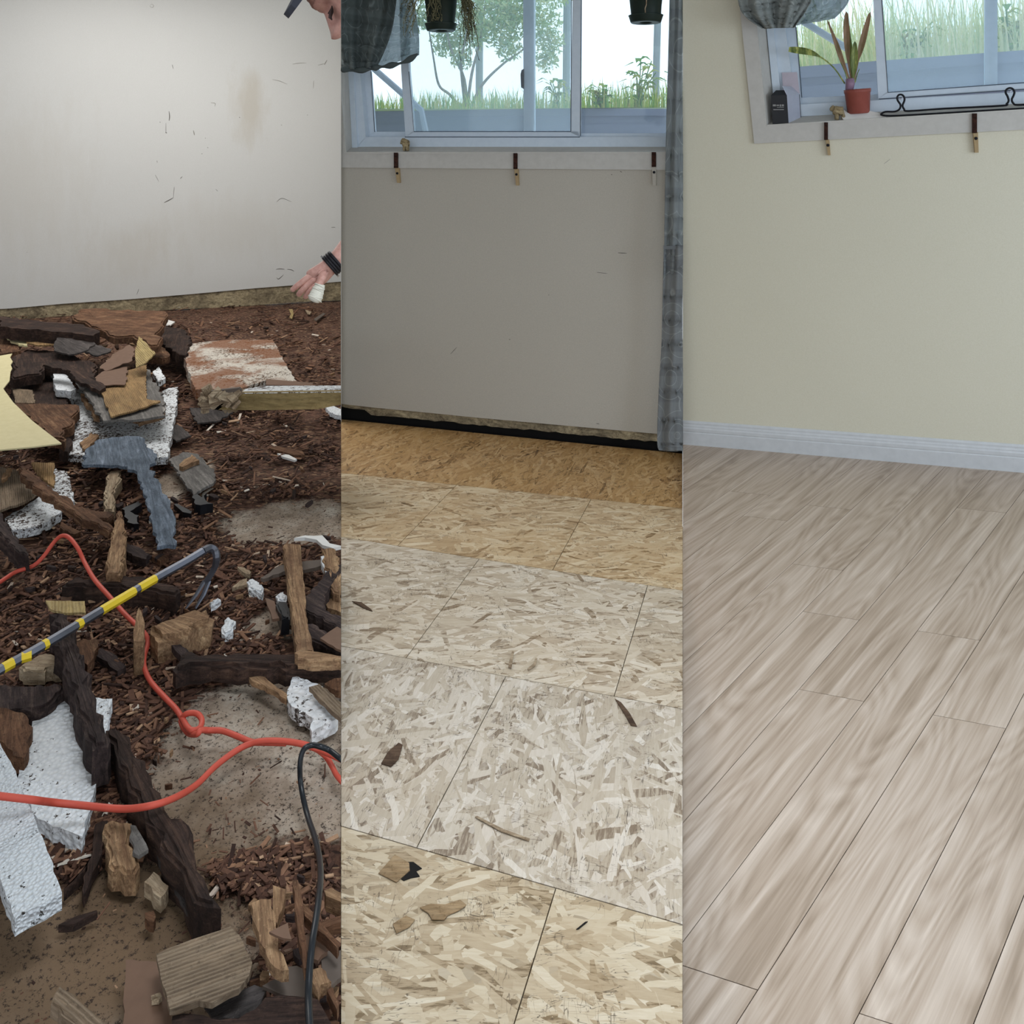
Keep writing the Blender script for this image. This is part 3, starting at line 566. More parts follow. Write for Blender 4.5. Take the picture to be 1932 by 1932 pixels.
def shrub(x, D, bay, label, stems, blobs, mat, nleaf=500, sz=.03):
    b = bay.on(x, 206, D); b.z = z; e = empty('shrub', b, label, 'shrub'); bm = bmesh.new()
    for s in stems:
        P = crom([b if i == 0 else bay.on(px, py, D+.05*math.sin(i*2+px)) for i, (px, py) in enumerate(s)], 5); n = len(P)
        tube(bm, P, [.016*(1-.7*i/n) for i in range(n)], 6)
    obj('branches', bm, M['bark'], e, 'X', smooth=True)
    bm = bmesh.new()
    for (px, py, r) in blobs: leafy(bm, bay.on(px, py, D+random.uniform(-.1, .25)), r, int(nleaf*r*r/.06), sz)
    f = obj('foliage', bm, mat, e, 'X'); f['kind'] = 'stuff'
shrub(880, 2.3, MID, 'airy green shrub with forked stems seen through the middle window', [[(880, 205), (876, 150), (850, 90), (840, 30), (830, -60)], [(880, 205), (890, 140), (905, 80), (915, 10), (920, -60)], [(882, 205), (910, 160), (950, 120), (985, 95), (1020, 60)], [(876, 205), (850, 180), (828, 160), (818, 110), (810, 60)], [(880, 205), (870, 120), (880, 60), (870, -20)]],
  [(840, 80, .14), (880, 60, .2), (930, 40, .22), (970, 30, .22), (1020, 40, .18), (830, 20, .2), (1030, 110, .12), (960, 90, .12), (900, -20, .3), (980, -40, .3), (820, -60, .3), (1050, -30, .2), (870, 110, .1), (1040, 80, .12), (790, 40, .1)], M['leafp'], 900, .026)
def weed(x, D, bay, label, h, n, leaf):
    b = bay.on(x, 206, D); b.z = z if bay is MID else bay.on(x, 126-(x-1505)*.078, D1).z-.02
    e = empty('weed', b, label, 'plant'); bm = bmesh.new(); bl = bmesh.new()
    for i in range(n):
        az = random.random()*6.3; top = b+Vector((math.cos(az)*h*.35, math.sin(az)*h*.2, h*random.uniform(.6, 1)))
        P = crom([b, b.lerp(top, .5)+Vector((0, 0, h*.1)), top], 5); tube(bm, P, .004, 5)
        for k in range(5):
            p = P[2+2*k if 2+2*k < len(P) else -1]; a2 = random.random()*6.3; d = Vector((math.cos(a2), math.sin(a2)*.6, .35)); s = Vector((-d.y, d.x, 0)).normalized()*leaf*.16
            v0 = bl.verts.new(p); v1 = bl.verts.new(p+d*leaf*.5+s+Vector((0, 0, .01))); v2 = bl.verts.new(p+d*leaf-Vector((0, 0, leaf*.3))); v3 = bl.verts.new(p+d*leaf*.5-s+Vector((0, 0, .01))); bl.faces.new((v0, v1, v2, v3))
    obj('stem', bm, M['leaf'], e); f = obj('leaves', bl, M['leaf'], e); f['kind'] = 'stuff'
weed(1205, D1+.25, MID, 'tall leafy weed at the right end of the middle window view', .34, 7, .16)
weed(1135, D1+.25, MID, 'low bushy weed left of the tall leafy weed outside the middle window', .16, 8, .12)
weed(1055, D1+.3, MID, 'upright green weed behind the middle window sash', .24, 5, .13)
weed(1722, D1+.3, RIGHT, 'broad-leaved weed outside the right window near the sash stile', .24, 6, .14)
weed(1905, D1+.3, RIGHT, 'bushy weed outside the right window at the photo edge', .30, 7, .16)
bm = bmesh.new(); P = [MID.on(1236, 215, 2.4), MID.on(1247, -190, 2.4)]; P[0].z = z; tube(bm, P, .028, 10); tag(obj('fence_post', bm, M['post']), 'slim grey post outside the middle window near the curtain', 'post')
bm = bmesh.new(); P = [MID.on(904, 215, 3.0), MID.on(906, -190, 3.0)]; P[0].z = z; tube(bm, P, .035, 10); tag(obj('fence_post', bm, M['post']), 'pale grey post outside, behind the airy shrub', 'post')
bm = bmesh.new(); P = [MID.on(1068, 215, 3.0), MID.on(1072, -190, 3.0)]; P[0].z = z; tube(bm, P, .035, 10); tag(obj('fence_post', bm, M['post']), 'pale grey post outside between shrub and window stile', 'post')
bm = bmesh.new(); tube(bm, [MID.on(700, 125, .6), MID.on(795, 208, .6), MID.on(806, 262, .6)], .02, 8); tag(obj('downpipe', bm, M['post'], clip='X'), 'sloping grey pipe outside the middle window behind the tied-back curtain', 'pipe')
bm = bmesh.new(); tube(bm, [RIGHT.on(1515, 40, .6), RIGHT.on(1612, 100, .6)], .018, 8); tag(obj('downpipe', bm, M['post']), 'sloping grey pipe outside the right window behind the potted plant', 'pipe')

bm = bmesh.new(); prism(bm, [Vector((-5.6, -3, -.42)), Vector((3.4, -3, -.42)), Vector((3.4, 3.3, -.42)), Vector((SR*4.2, 4.2, -.42)), Vector((SL*8.4, 8.4, -.42)), Vector((-5.6, 8.4, -.42))], Vector((0, 0, -.1))); struct('foundation_slab', bm, M['dark'])
# ------------------------------------------------------------------ curtains
def cloth(name, bay, Lp, Rp, d, amp, waves, m, clip, parent=None, nu=60, nv=50, th=.003, ph=0.0, uvs=2.2, gather=0):
    bm = bmesh.new(); uvl = bm.loops.layers.uv.new('UVMap')
    Lc = crom([Vector((x, y, 0)) for x, y in Lp], 12); Rc = crom([Vector((x, y, 0)) for x, y in Rp], 12); G_ = []; UVm = {}
    for j in range(nv+1):
        v = j/nv; a = Lc[min(int(v*(len(Lc)-1)), len(Lc)-1)]; b = Rc[min(int(v*(len(Rc)-1)), len(Rc)-1)]; row = []
        for i in range(nu+1):
            u = i/nu; c = a.lerp(b, u)
            dd = d + amp*math.sin(u*waves*6.283+ph+.8*math.sin(v*3+ph))*(1-.3*v) + amp*.35*math.sin(u*waves*15+v*5)
            if gather: dd += gather*math.sin(math.pi*v)*-1
            p = bay.on(c.x, c.y, dd); vv = bm.verts.new(p); UVm[vv] = (u*(b-a).length/150*uvs*.45, v*(Lc[-1]-Lc[0]).length/150*uvs*.45); row.append(vv)
        G_.append(row)
    fs = []
    for j in range(nv):
        for i in range(nu): fs.append(bm.faces.new((G_[j][i], G_[j][i+1], G_[j+1][i+1], G_[j+1][i])))
    for f in fs:
        for lp in f.loops: lp[uvl].uv = UVm[lp.vert]
    o = obj(name, bm, m, parent, clip, smooth=True)
    s = o.modifiers.new('th', 'SOLIDIFY'); s.thickness = th; return o
FD = m_fabric('curtain_dark', '3f4747', '747d7d', 1, 3.2); FL = m_fabric('curtain_sheer', '7f9298', 'c5d2d6', .72, 3.2); FG = m_fabric('curtain_grey', '90979a', 'd0d6d8', .86, 2.6); FG2 = m_fabric('curtain_fringe', '83878a', 'c8cccd', .95, 3.0)
FR_ = m_fabric('curtain_bunched', '707675', 'a0a6a4', 1, 3.2)
e = empty('curtain', MID.on(700, 130, -.1), 'dark grey patterned curtain tied up at the left of the middle window', 'curtain')
cloth('drape', MID, [(600, -170), (605, -60), (612, 40), (640, 134)], [(790, -170), (757, -60), (738, 60), (712, 126)], -.16, .03, 2.2, FD, 'M', e)
cloth('sheer_layer', MID, [(750, -170), (742, -30), (728, 60), (705, 131)], [(772, -170), (778, -40), (790, 60), (791, 104)], -.11, .018, 1.6, FL, 'M', e)
bm = bmesh.new(); tube(bm, crom([MID.on(x, y, -.16) for x, y in [(643, 130), (665, 133), (695, 131), (712, 127), (735, 124), (765, 116), (788, 102)]], 5), [.012+.006*math.sin(i) for i in range(31)], 8); obj('rolled_hem', bm, FD, e, 'M', smooth=True)
e = empty('curtain', MID.on(1265, 850, -.1), 'long grey sheer curtain hanging to the floor right of the middle window', 'curtain')
cloth('drape', MID, [(1266, -170), (1263, 0), (1257, 250), (1253, 470), (1252, 520)], [(1330, -170), (1330, 0), (1330, 250), (1330, 470), (1330, 520)], -.14, .022, 2.3, FG, 'M', e, nv=70)
cloth('lower_panel', MID, [(1252, 463), (1250, 560), (1248, 650), (1243, 740), (1240, 838), (1250, 850)], [(1330, 463), (1330, 560), (1330, 650), (1330, 740), (1330, 838), (1330, 852)], -.146, .018, 2.0, FG2, 'M', e, nv=70)
bm = bmesh.new(); prism(bm, [MID.on(1252, 470, -.15), MID.on(1330, 470, -.15), MID.on(1330, 463, -.15), MID.on(1252, 463, -.15)], MID.W*-.012); obj('seam_band', bm, FG2, e, 'M')
e = empty('curtain', RIGHT.on(1450, 50, -.1), 'bunched grey curtain tied up at the left of the right window', 'curtain')
cloth('drape', RIGHT, [(1385, -170), (1392, -60), (1397, 18), (1437, 54)], [(1560, -170), (1545, -60), (1532, 0), (1500, 52)], -.16, .03, 2.4, FR_, 'R', e)
cloth('sheer_layer', RIGHT, [(1530, -170), (1530, -60), (1522, 10), (1500, 48)], [(1600, -170), (1603, -60), (1602, 0), (1575, 35)], -.12, .02, 1.6, FL, 'R', e)
# ------------------------------------------------------------------ hanging pots
def hang_pot(cx, yb, rpx, label, d, sc=1):
    c = MID.on(cx, yb, d); k = c.y/FPX; r = rpx*k; e = empty('hanging_pot', c, label, 'plant pot', 'dark green pots hanging in the middle window')
    bm = bmesh.new(); lathe(bm, c, [(r*.80, .012), (r*.84, .02), (r*1.08, .2), (r*1.14, .2), (r*1.14, .22), (r*1.02, .22), (r*.95, .19)], 32); obj('pot', bm, M['potg'], e, smooth=True)
    bm = bmesh.new(); lathe(bm, c, [(r*.35, .008), (r*.4, .0), (r*.86, 0), (r*.9, .004), (r*1.0, .03), (r*1.03, .034), (r*.95, .034), (r*.8, .014)], 32); obj('saucer', bm, M['potg'], e, smooth=True)
    bm = bmesh.new(); h = c+Vector((0, 0, .75))
    for a in (0, 2.1, 4.2): tube(bm, [c+Vector((math.cos(a)*r*1.1, math.sin(a)*r*1.1, .21)), h], .0015, 5)
    bm2 = bm; obj('hanger_wire', bm2, M['steel'], e); return e, c, r
M['potg'] = m_plain('pot_green', '18251f', .45); M['vine'] = m_island('dried_vine', [(0, '3a3a2c'), (.5, '5c5a42'), (1, '8a8466')])
e, c, r = hang_pot(832, 58, 30, 'dark green hanging pot with straggly dried vines trailing over it', -.25)
bm = bmesh.new(); random.seed(9)
for i in range(110):
    side = random.choice((-1, -1, 1, 1, 1, 1, 0)); a = random.random()*6.3
    x0 = side*r*random.uniform(1.0, 1.25); p = c+Vector((x0, random.uniform(-r*1.2, .3*r), .21)); P = [p]
    ln = random.uniform(.06, .25) if side <= 0 else random.uniform(.08, .28)
    if side == 1 and random.random() < .1: ln = .36
    if side == 0: p.y = c.y-r*1.15; p.x = c.x-r*.3+random.uniform(-.02, .02); ln = .17
    for j in range(9): P.append(P[-1]+Vector((random.uniform(-.012, .012)+side*.004+(.010*side if j < 3 else 0), random.uniform(-.01, .01), -ln/9)))
    P = crom(P, 2); tube(bm, P, .0012, 4, cap=False)
    for k in range(2, len(P), 2):
        q = P[k]; s = .006; v = Vector((random.uniform(-1, 1), random.uniform(-1, 1), random.uniform(-1, 1))).normalized()*s; u = v.orthogonal().normalized()*s*.5
        bm.faces.new([bm.verts.new(q), bm.verts.new(q+v+u), bm.verts.new(q+v*2), bm.verts.new(q+v-u)])
f = obj('trailing_vine', bm, M['vine'], e); f['kind'] = 'stuff'
e, c, r = hang_pot(1218.5, 43, 32, 'dark green hanging pot with one thin pale stem down its front, near the curtain', -.25)
bm = bmesh.new(); P = [c+Vector((-.002, -r*1.12, .23))]
for j in range(12): P.append(P[-1]+Vector((random.uniform(-.006, .006), .0016, -.0175)))
tube(bm, P, .0025, 5); obj('trailing_vine', bm, M['lt'], e)
# ------------------------------------------------------------------ figurine animals (four legged, carved)
def skin(name, verts, edges, radii, m, parent, clip=None, sub=2, root=0, origin=None):
    me = bpy.data.meshes.new(name or 'tmp'); me.from_pydata([tuple(v) for v in verts], edges, []); o = bpy.data.objects.new(name or 'tmp', me); COL.objects.link(o)
    md = o.modifiers.new('s', 'SKIN'); md.use_smooth_shade = True; md.branch_smoothing = .4
    sv = me.skin_vertices[0].data
    for i, r in enumerate(radii): sv[i].radius = (r, r) if isinstance(r, (int, float)) else r; sv[i].use_root = (i == root)
    s = o.modifiers.new('u', 'SUBSURF'); s.levels = sub; s.render_levels = sub
    dg = bpy.context.evaluated_depsgraph_get(); dg.update(); ev = o.evaluated_get(dg); bm = bmesh.new(); bm.from_mesh(ev.to_mesh()); ev.to_mesh_clear()
    bpy.data.objects.remove(o); bpy.data.meshes.remove(me)
    if name is None: return bm
    return obj(name, bm, m, parent, clip, smooth=True, origin=origin)
M['carv'] = m_wood('carved_wood', '6e5e45', 'a89673', 'c9ba98', 4)
def figurine(bay, fx, y0, h, lab, clip, d, st=1.0):
    b = bay.on(fx, y0, d); k = b.y/FPX*h/30; u, n_, w_ = bay.U*k*st, bay.N*k, bay.W*k
    e = empty('animal_figurine', b, lab, 'figurine')
    P = lambda x, y, z_: b+u*x+n_*y+w_*z_
    V_ = [P(4.5, 18, 0), P(0, 18, 0), P(-3.5, 20, 0), P(-7, 24, 0), P(-11, 21, 0), P(4.5, 10, 3), P(5, 1.8, 3.2), P(5.5, 10, -3), P(6.5, 1.8, -3.2), P(-3, 10, 3), P(-3.5, 1.8, 3.2), P(-2, 10, -3), P(-2, 1.8, -3.2), P(-6, 28.5, 2.6), P(-6, 28.5, -2.6)]
    E_2 = [(0, 1), (1, 2), (2, 3), (3, 4), (0, 5), (5, 6), (0, 7), (7, 8), (2, 9), (9, 10), (2, 11), (11, 12), (3, 13), (3, 14)]
    R_ = [8.0, 8.2, 7.0, 5.2, 3.2, 3.8, 3.0, 3.8, 3.0, 3.6, 3.0, 3.6, 3.0, 1.5, 1.5]
    skin('body', V_, E_2, [r_*k for r_ in R_], M['carv'], e, clip, root=1)
figurine(MID, 765, 286.5, 27, 'small carved wooden animal figurine standing alone on the middle window sill', 'M', .018, .85)
figurine(RIGHT, 1583, 229, 32, 'small carved wooden animal figurine left of the red plant pot', 'R', .02, 1.35)
# ------------------------------------------------------------------ right sill : box, plant, cloth, rack
e = empty('paper_box', RIGHT.on(1478, 235, .02), 'open black and silver paper box in the left corner of the right window sill', 'box')
M['boxb'] = m_plain('box_black', '1b1b1e', .5); M['boxs'] = m_plain('box_silver', 'b4b8c6', .35, metal=.3); M['boxl'] = m_plain('box_flap', 'b3aab4', .7); M['print'] = m_plain('print_grey', '8b8a88', .6)
bay = RIGHT
P = lambda x, y, d: bay.on(x, y, d)
fl, fr_, bl, br_ = P(1458, 235, .005), P(1488, 234.5, .012), None, None
hN = (P(1453, 181, .005)-fl).dot(bay.N)*bay.N
sd = bay.W*.075 + bay.U*.052
a, b, c, d = fl, fr_, fr_+sd, fl+sd
bm = bmesh.new(); prism(bm, [a, b, b+bay.W*.003, a+bay.W*.003], hN); prism(bm, [d, c, c-bay.W*.003, d-bay.W*.003], hN); prism(bm, [a, a+bay.U*.003, d+bay.U*.003, d], hN)
obj('front_panel', bm, M['boxb'], e)
bm = bmesh.new(); prism(bm, [b, c, c-bay.U*.003, b-bay.U*.003], hN); prism(bm, [a, b, c, d], bay.N*.002); obj('side_panel', bm, M['boxs'], e)
bm = bmesh.new(); prism(bm, [a+hN, b+hN, b+hN+bay.W*.045+bay.N*.022, a+hN+bay.W*.045+bay.N*.022+bay.U*.02], bay.N*.002); obj('front_flap', bm, M['boxb'], e)
bm = bmesh.new(); q = c+hN; prism(bm, [b+hN, q, q-bay.U*.035+bay.N*.04, b+hN-bay.U*.018+bay.N*.045], bay.U*.002); obj('side_flap', bm, M['boxs'], e)
bm = bmesh.new(); prism(bm, [d+hN-bay.U*.002, c+hN, c+hN+bay.N*.105+bay.W*.01-bay.U*.006, d+hN+bay.N*.105+bay.W*.01-bay.U*.004], bay.W*.002); obj('back_flap', bm, M['boxl'], e)
bm = bmesh.new()
for (x0, x1, y0, y1) in ((1458, 1464, 197, 200.5), (1465, 1470, 197.5, 200), (1471, 1474, 197, 201), (1475, 1479, 197, 200.5), (1466, 1479, 202, 203), (1459, 1479, 206, 207.6)):
    prism(bm, [P(x0, y1, .0045), P(x1, y1, .0045), P(x1, y0, .0045), P(x0, y0, .0045)], bay.W*-.0008)
obj('print_lines', bm, M['print'], e)
# red pot with plant
M['potr'] = m_plain('pot_terracotta', '8c4a40', .5); M['soil'] = m_plain('soil_dark', '1d1815', .9); M['purple'] = m_plain('purple_foil', '8a6f84', .4)
dpt = .05; pb = P(1620, 214, dpt); k = pb.y/FPX
e = empty('potted_plant', pb, 'terracotta-red plastic pot with tall variegated sword leaves on the right window sill', 'potted plant')
bm = bmesh.new(); r0, r1, hh = 19.5*k, 23.5*k, 46*k
lathe(bm, pb, [(r0*.9, .0), (r0, .003), (r1*.96, hh*.84), (r1, hh*.86), (r1*1.02, hh), (r1*.95, hh), (r1*.9, hh*.84), (.001, hh*.8)], 32, bay.N); obj('pot', bm, M['potr'], e, smooth=True)
bm = bmesh.new(); lathe(bm, pb+bay.N*hh*.8, [(r1*.88, .001), (r1*.88, .006), (.002, .012)], 24, bay.N); obj('soil', bm, M['soil'], e)
bm = bmesh.new(); tube(bm, [P(1602, 172, dpt-.02), P(1604, 158, dpt-.02), P(1603, 148, dpt-.02)], [.016, .02, .017], 10); obj('foil_wrap', bm, M['purple'], e, smooth=True)
t = NT('sword_leaf'); g = t.nz(t.mp((60, 60, 8)), 1, 4); cc = t.ramp(g, [(.35, '4a5a2e'), (.5, '6f7c40'), (.65, 'b9bc6a')]); M['sword'] = t.done(cc, .45)
t = NT('sword_leaf_red'); cc = t.ramp(t.nz(t.mp((40, 40, 10)), 1, 4), [(.35, '6b5a3c'), (.6, '8e7056')]); M['swordr'] = t.done(cc, .5)
def leaf(pts, wd, m, name='leaf', tw=0):
    bm = bmesh.new(); Pp = crom([P(x, y, dd) for x, y, dd in pts], 6); n = len(Pp); prev = None
    for i in range(n):
        tt = i/(n-1); T = (Pp[min(i+1, n-1)]-Pp[max(i-1, 0)]).normalized(); s = T.cross(bay.W).normalized(); wi = wd(tt)*k
        cur = [bm.verts.new(Pp[i]-s*wi), bm.verts.new(Pp[i]+bay.W*wi*.5), bm.verts.new(Pp[i]+s*wi), bm.verts.new(Pp[i]+bay.W*(wi*.5-.0025))]
        if prev:
            for q in range(4): bm.faces.new((prev[q], prev[(q+1) % 4], cur[(q+1) % 4], cur[q]))
        else: bm.faces.new(cur)
        prev = cur
    bm.faces.new(prev[::-1]); obj(name, bm, m, e, smooth=False)
fat = lambda w0, w1: (lambda t_: w0+(w1-w0)*math.sin(min(1, t_*1.02)*math.pi)**1.2*(1 if t_ < 1 else .1) if t_ < .98 else .2)
leaf([(1594, 158, dpt), (1575, 130, dpt-.01), (1552, 110, dpt-.03), (1525, 98, dpt-.05), (1488, 93, dpt-.06)], lambda t_: 1.3 if t_ < .55 else (1.3+5.2*math.sin((t_-.55)/.45*math.pi*.8)), M['sword'])
leaf([(1603, 150, dpt), (1590, 118, dpt), (1577, 80, dpt), (1561, 38, dpt)], lambda t_: 1.5+3*math.sin(t_*math.pi)**2 if t_ < .97 else .3, M['swordr'])
leaf([(1606, 150, dpt+.01), (1600, 110, dpt+.01), (1597, 60, dpt), (1597, 22, dpt)], lambda t_: 1.6+4*max(0, math.sin((t_-.25)*math.pi*1.3)) if t_ < .97 else .3, M['swordr'])
leaf([(1608, 150, dpt+.02), (1606, 120, dpt+.02), (1603, 85, dpt+.02), (1600, 40, dpt+.02)], lambda t_: 1.6+3.5*math.sin(t_*math.pi)**2 if t_ < .97 else .3, M['sword'])
leaf([(1610, 152, dpt-.01), (1612, 120, dpt-.01), (1613, 78, dpt-.01)], lambda t_: 1.8+4.2*max(0, math.sin((t_-.2)*math.pi*1.25)) if t_ < .97 else .3, M['sword'])
leaf([(1612, 150, dpt), (1619, 115, dpt), (1627, 80, dpt), (1642, 22, dpt)], lambda t_: 1.4+4.2*max(0, math.sin((t_-.35)*math.pi*1.5)) if t_ < .97 else .3, M['swordr'])
leaf([(1600, 158, dpt-.01), (1596, 140, dpt-.01), (1586, 118, dpt-.01)], lambda t_: 1.4*(1-t_*.6), M['sword'])
leaf([(1613, 156, dpt), (1618, 138, dpt), (1622, 130, dpt)], lambda t_: 1.2*(1-t_*.6), M['sword'])
# white plastic cloth under the pot
bm = bmesh.new(); ring = [(1596, 228), (1590, 224), (1583, 210), (1590, 205), (1600, 213), (1640, 209), (1655, 212), (1668, 217), (1672, 221), (1655, 224), (1630, 227)]
c0 = P(1625, 219, .03)
rg = [P(x, y, -.012+.06*max(0, (228-y)/22)) for x, y in ring]
prism(bm, rg, -bay.N*.004); o = obj('plastic_sheet', bm, M['paper'], clip='R'); tag(o, 'crumpled white plastic sheet under the red plant pot', 'plastic sheet'); 
# black wire rack
e = empty('wire_rack', P(1800, 210, .0), 'black wire rack with two keyhole loops lying on the right window sill', 'rack')
bm = bmesh.new(); up_ = [(1661, 216), (1670, 211), (1688, 210.5), (1697, 206), (1699, 198), (1694, 190), (1693, 183), (1697, 178.5), (1703, 179.5), (1706.5, 185), (1706, 191), (1703, 199), (1706, 206), (1714, 209.5), (1780, 205), (1890, 199.5), (1899, 196), (1903, 190), (1901, 182), (1897.5, 175), (1899, 169), (1905, 166), (1911, 168), (1914, 174), (1912, 181), (1909, 188), (1912, 195), (1920, 198), (1960, 196), (2100, 190)]
tube(bm, crom([P(x, y, .012) for x, y in up_], 4), .0042, 8); obj('looped_wire', bm, M['steel'], e, 'R', smooth=True)
bm = bmesh.new(); tube(bm, crom([P(x, y, -.004) for x, y in [(1661, 216), (1680, 218.5), (1760, 214.5), (1860, 208.5), (1932, 204.5), (2100, 195)]], 4), .004, 8); obj('straight_wire', bm, M['steel'], e, 'R', smooth=True)
bm = bmesh.new()
bm.free()
for (x, y) in ((1700, 185), (1905, 172)):
    bm = bmesh.new(); tube(bm, [P(x-3.5, y+1, .008), P(x, y+2, .006), P(x+3.5, y-1, .008)], .0035, 6); obj('wire_clip', bm, M['boxs'], e, 'R')

# ------------------------------------------------------------------ person : head turned down, one arm reaching with a bandaged thumb
t = NT('skin'); sn = t.nz(t.mp((1, 1, 1)), 60, 4, .7); sc_ = t.ramp(sn, [(.3, 'b5857a'), (.7, 'd3a598')]); M['skin'] = t.done(sc_, .5, sn, .1, .001, Subsurface_Weight=.15)
M['skin'].node_tree.nodes['Principled BSDF'].inputs['Subsurface Radius'].default_value = (.02, .008, .005)
M['cap'] = m_plain('cap_grey', '4a4d57', .9); M['hair'] = m_plain('hair_dark', '3a2c2a', .8); M['band'] = m_plain('bandage_white', 'd9d5c8', .85); M['brace'] = m_plain('bracelet_black', '232125', .5, metal=.3); M['silver'] = m_plain('clasp_silver', 'a9a6a8', .35, metal=.8)
YH = 1.58; pe = empty('person', PY(640, 560, 2.5), 'person leaning in from the right edge, dark cap brim, bandaged thumb, black bracelet, reaching down', 'person')
tip = PY(625, 74, YH); th_ = math.radians(53); fw = Vector((-math.cos(th_), 0, -math.sin(th_))); uw = Vector((-math.sin(th_), 0, math.cos(th_))); lw = Vector((0, -1, 0))
HS = 1.16
# slight turn so the near eye shows
def hp(x, y, zz): return tip + fw*(x-.118)*HS + uw*(zz-.092)*HS + lw*(y)*HS
def lerp_tab(tab, z_):
    for (a, b) in zip(tab, tab[1:]):
        if z_ <= b[0]: t_ = (z_-a[0])/(b[0]-a[0]); return [a[i]+(b[i]-a[i])*t_ for i in range(1, len(a))]
    return list(tab[-1][1:])
#  z, front, back, halfwidth
tab = [(-.02, .035, -.06, .03), (0, .078, -.055, .034), (.02, .088, -.06, .05), (.04, .086, -.07, .058), (.055, .088, -.08, .062), (.075, .086, -.09, .067), (.10, .084, -.098, .071), (.125, .088, -.10, .074), (.14, .093, -.102, .075), (.16, .092, -.104, .076), (.19, .078, -.098, .072), (.215, .05, -.08, .058), (.23, .015, -.04, .03), (.234, 0, -.02, .01)]
g1 = lambda a, c, s: math.exp(-((a-c)/s)**2)
bm = bmesh.new(); rings = []; NZ, NP = 120, 128
for j in range(NZ+1):
    z_ = -.02+.254*j/NZ; fr0, bk, hw = lerp_tab(tab, z_); row = []
    for i in range(NP):
        a = 2*math.pi*i/NP; ca, sa_ = math.cos(a), math.sin(a); cen = (fr0+bk)/2*.6; x = cen+((fr0-cen) if ca > 0 else (cen-bk))*math.copysign(abs(ca)**.85, ca); y = hw*math.copysign(abs(sa_)**.95, sa_)
        if ca > 0:
            ay = abs(y)
            nose = max(0, min(1, (.130-z_)/.038)) if z_ > .094 else max(0, 1-((.094-z_)/.017)**2)**.5
            wn_ = .0085+.006*max(0, min(1, (.125-z_)/.035)); x += .033*nose*g1(y, 0, wn_) if nose > 0 else 0
            x += .010*g1(z_, .090, .008)*g1(ay, .014, .006)
            x += .004*g1(z_, .137, .010)*g1(ay, .026, .022) - .012*g1(z_, .117, .010)*g1(ay, .031, .014) + .006*g1(z_, .115, .006)*g1(ay, .031, .009)
            x += .006*(g1(z_, .063, .006)+g1(z_, .051, .006))*g1(y, 0, .022) - .005*g1(z_, .057, .0025)*g1(y, 0, .024) + .004*g1(z_, .092, .02)*g1(ay, .045, .02)
        row.append(bm.verts.new(hp(x, y, z_)))
    rings.append(row)
for j in range(NZ):
    for i in range(NP): bm.faces.new((rings[j][i], rings[j][(i+1) % NP], rings[j+1][(i+1) % NP], rings[j+1][i]))
bm.faces.new(rings[0][::-1]); bm.faces.new(rings[-1])
tube(bm, [hp(-.02, 0, .02), hp(-.045, 0, -.03), hp(-.08, 0, -.09)], [.055, .056, .07], 20)
lathe(bm, hp(-.005, .072, .10), [(.012, -.004), (.017, .004), (.016, .009), (.010, .006), (.004, .003)], 14, lw)
body = bm
YA = 2.45
def A(x, y, dy=0.0): return PY(x, y, YA+dy)
kk = YA/FPX
# arm and palm
V_ = [A(720, 380, .12), A(672, 452, .05), A(640, 487, .01), A(621, 503), A(606, 517), A(595, 524), A(586, 527, .012)]
R_ = [.046, .040, (.027, .031), (.022, .028), (.020, .036), (.017, .038), (.014, .030)]
def add_bm(dst, src):
    me = bpy.data.meshes.new('tmp'); src.to_mesh(me); src.free(); dst.from_mesh(me); bpy.data.meshes.remove(me)
add_bm(body, skin(None, V_, [(i, i+1) for i in range(len(V_)-1)], R_, None, None))
fing = [([(598, 517, .0), (585, 521, -.010), (573, 530, -.016), (561, 539, -.018), (549, 549, -.012)], .0108),
        ([(600, 524, -.006), (588, 531, -.012), (578, 540, -.020), (568, 550, -.016), (562, 558, -.006)], .0108),
        ([(604, 529, -.004), (594, 538, -.010), (586, 547, -.018), (579, 556, -.010), (575, 562, .0)], .0102),
        ([(608, 530, .012), (600, 540, .010), (594, 549, .006), (588, 557, .012), (585, 563, .02)], .0090)]
for pts, r_ in fing:
    Pf = [A(*p) for p in pts]; add_bm(body, skin(None, Pf, [(i, i+1) for i in range(4)], [r_*1.15, r_*1.08, r_*1.0, r_*.92, r_*.75], None, None))
Pt = [A(614, 511, -.012), A(607, 524, -.03), A(602, 537, -.042), A(597, 549, -.05), A(592, 562, -.056)]
add_bm(body, skin(None, Pt, [(i, i+1) for i in range(4)], [.016, .0125, .0115, .0112, .009], None, None))
for s1, s2 in (((612, 506), (596, 521)), ((617, 508), (600, 527)), ((620, 512), (605, 532))):   # tendons on the back of the hand
    tube(body, [A(s1[0], s1[1], -.018), A((s1[0]+s2[0])/2, (s1[1]+s2[1])/2, -.023), A(s2[0], s2[1], -.018)], [.002, .0055, .002], 8)
obj('body', body, M['skin'], pe, 'L', smooth=True)
bm = bmesh.new(); tube(bm, [A(604.5, 536, -.042), A(603, 541, -.043), A(600, 548, -.045), A(597, 556, -.052), A(594, 563, -.055), A(592, 567, -.055)], [.0135, .0155, .0175, .0195, .0205, .0165], 18)
for i in range(7):
    tt = i/6; c = A(603, 540, -.043).lerp(A(594, 564, -.055), tt); rr = .0155+.0055*tt; ax = (A(592, 567, -.055)-A(604, 538, -.043)).normalized(); a1 = ax.orthogonal().normalized(); b1 = ax.cross(a1); ax2 = ax*(.003 if i % 2 else -.003)
    tube(bm, [c+(a1*math.cos(q*.35)+b1*math.sin(q*.35))*rr+ax2*math.cos(q*.35) for q in range(19)], .0016, 5, cap=False)
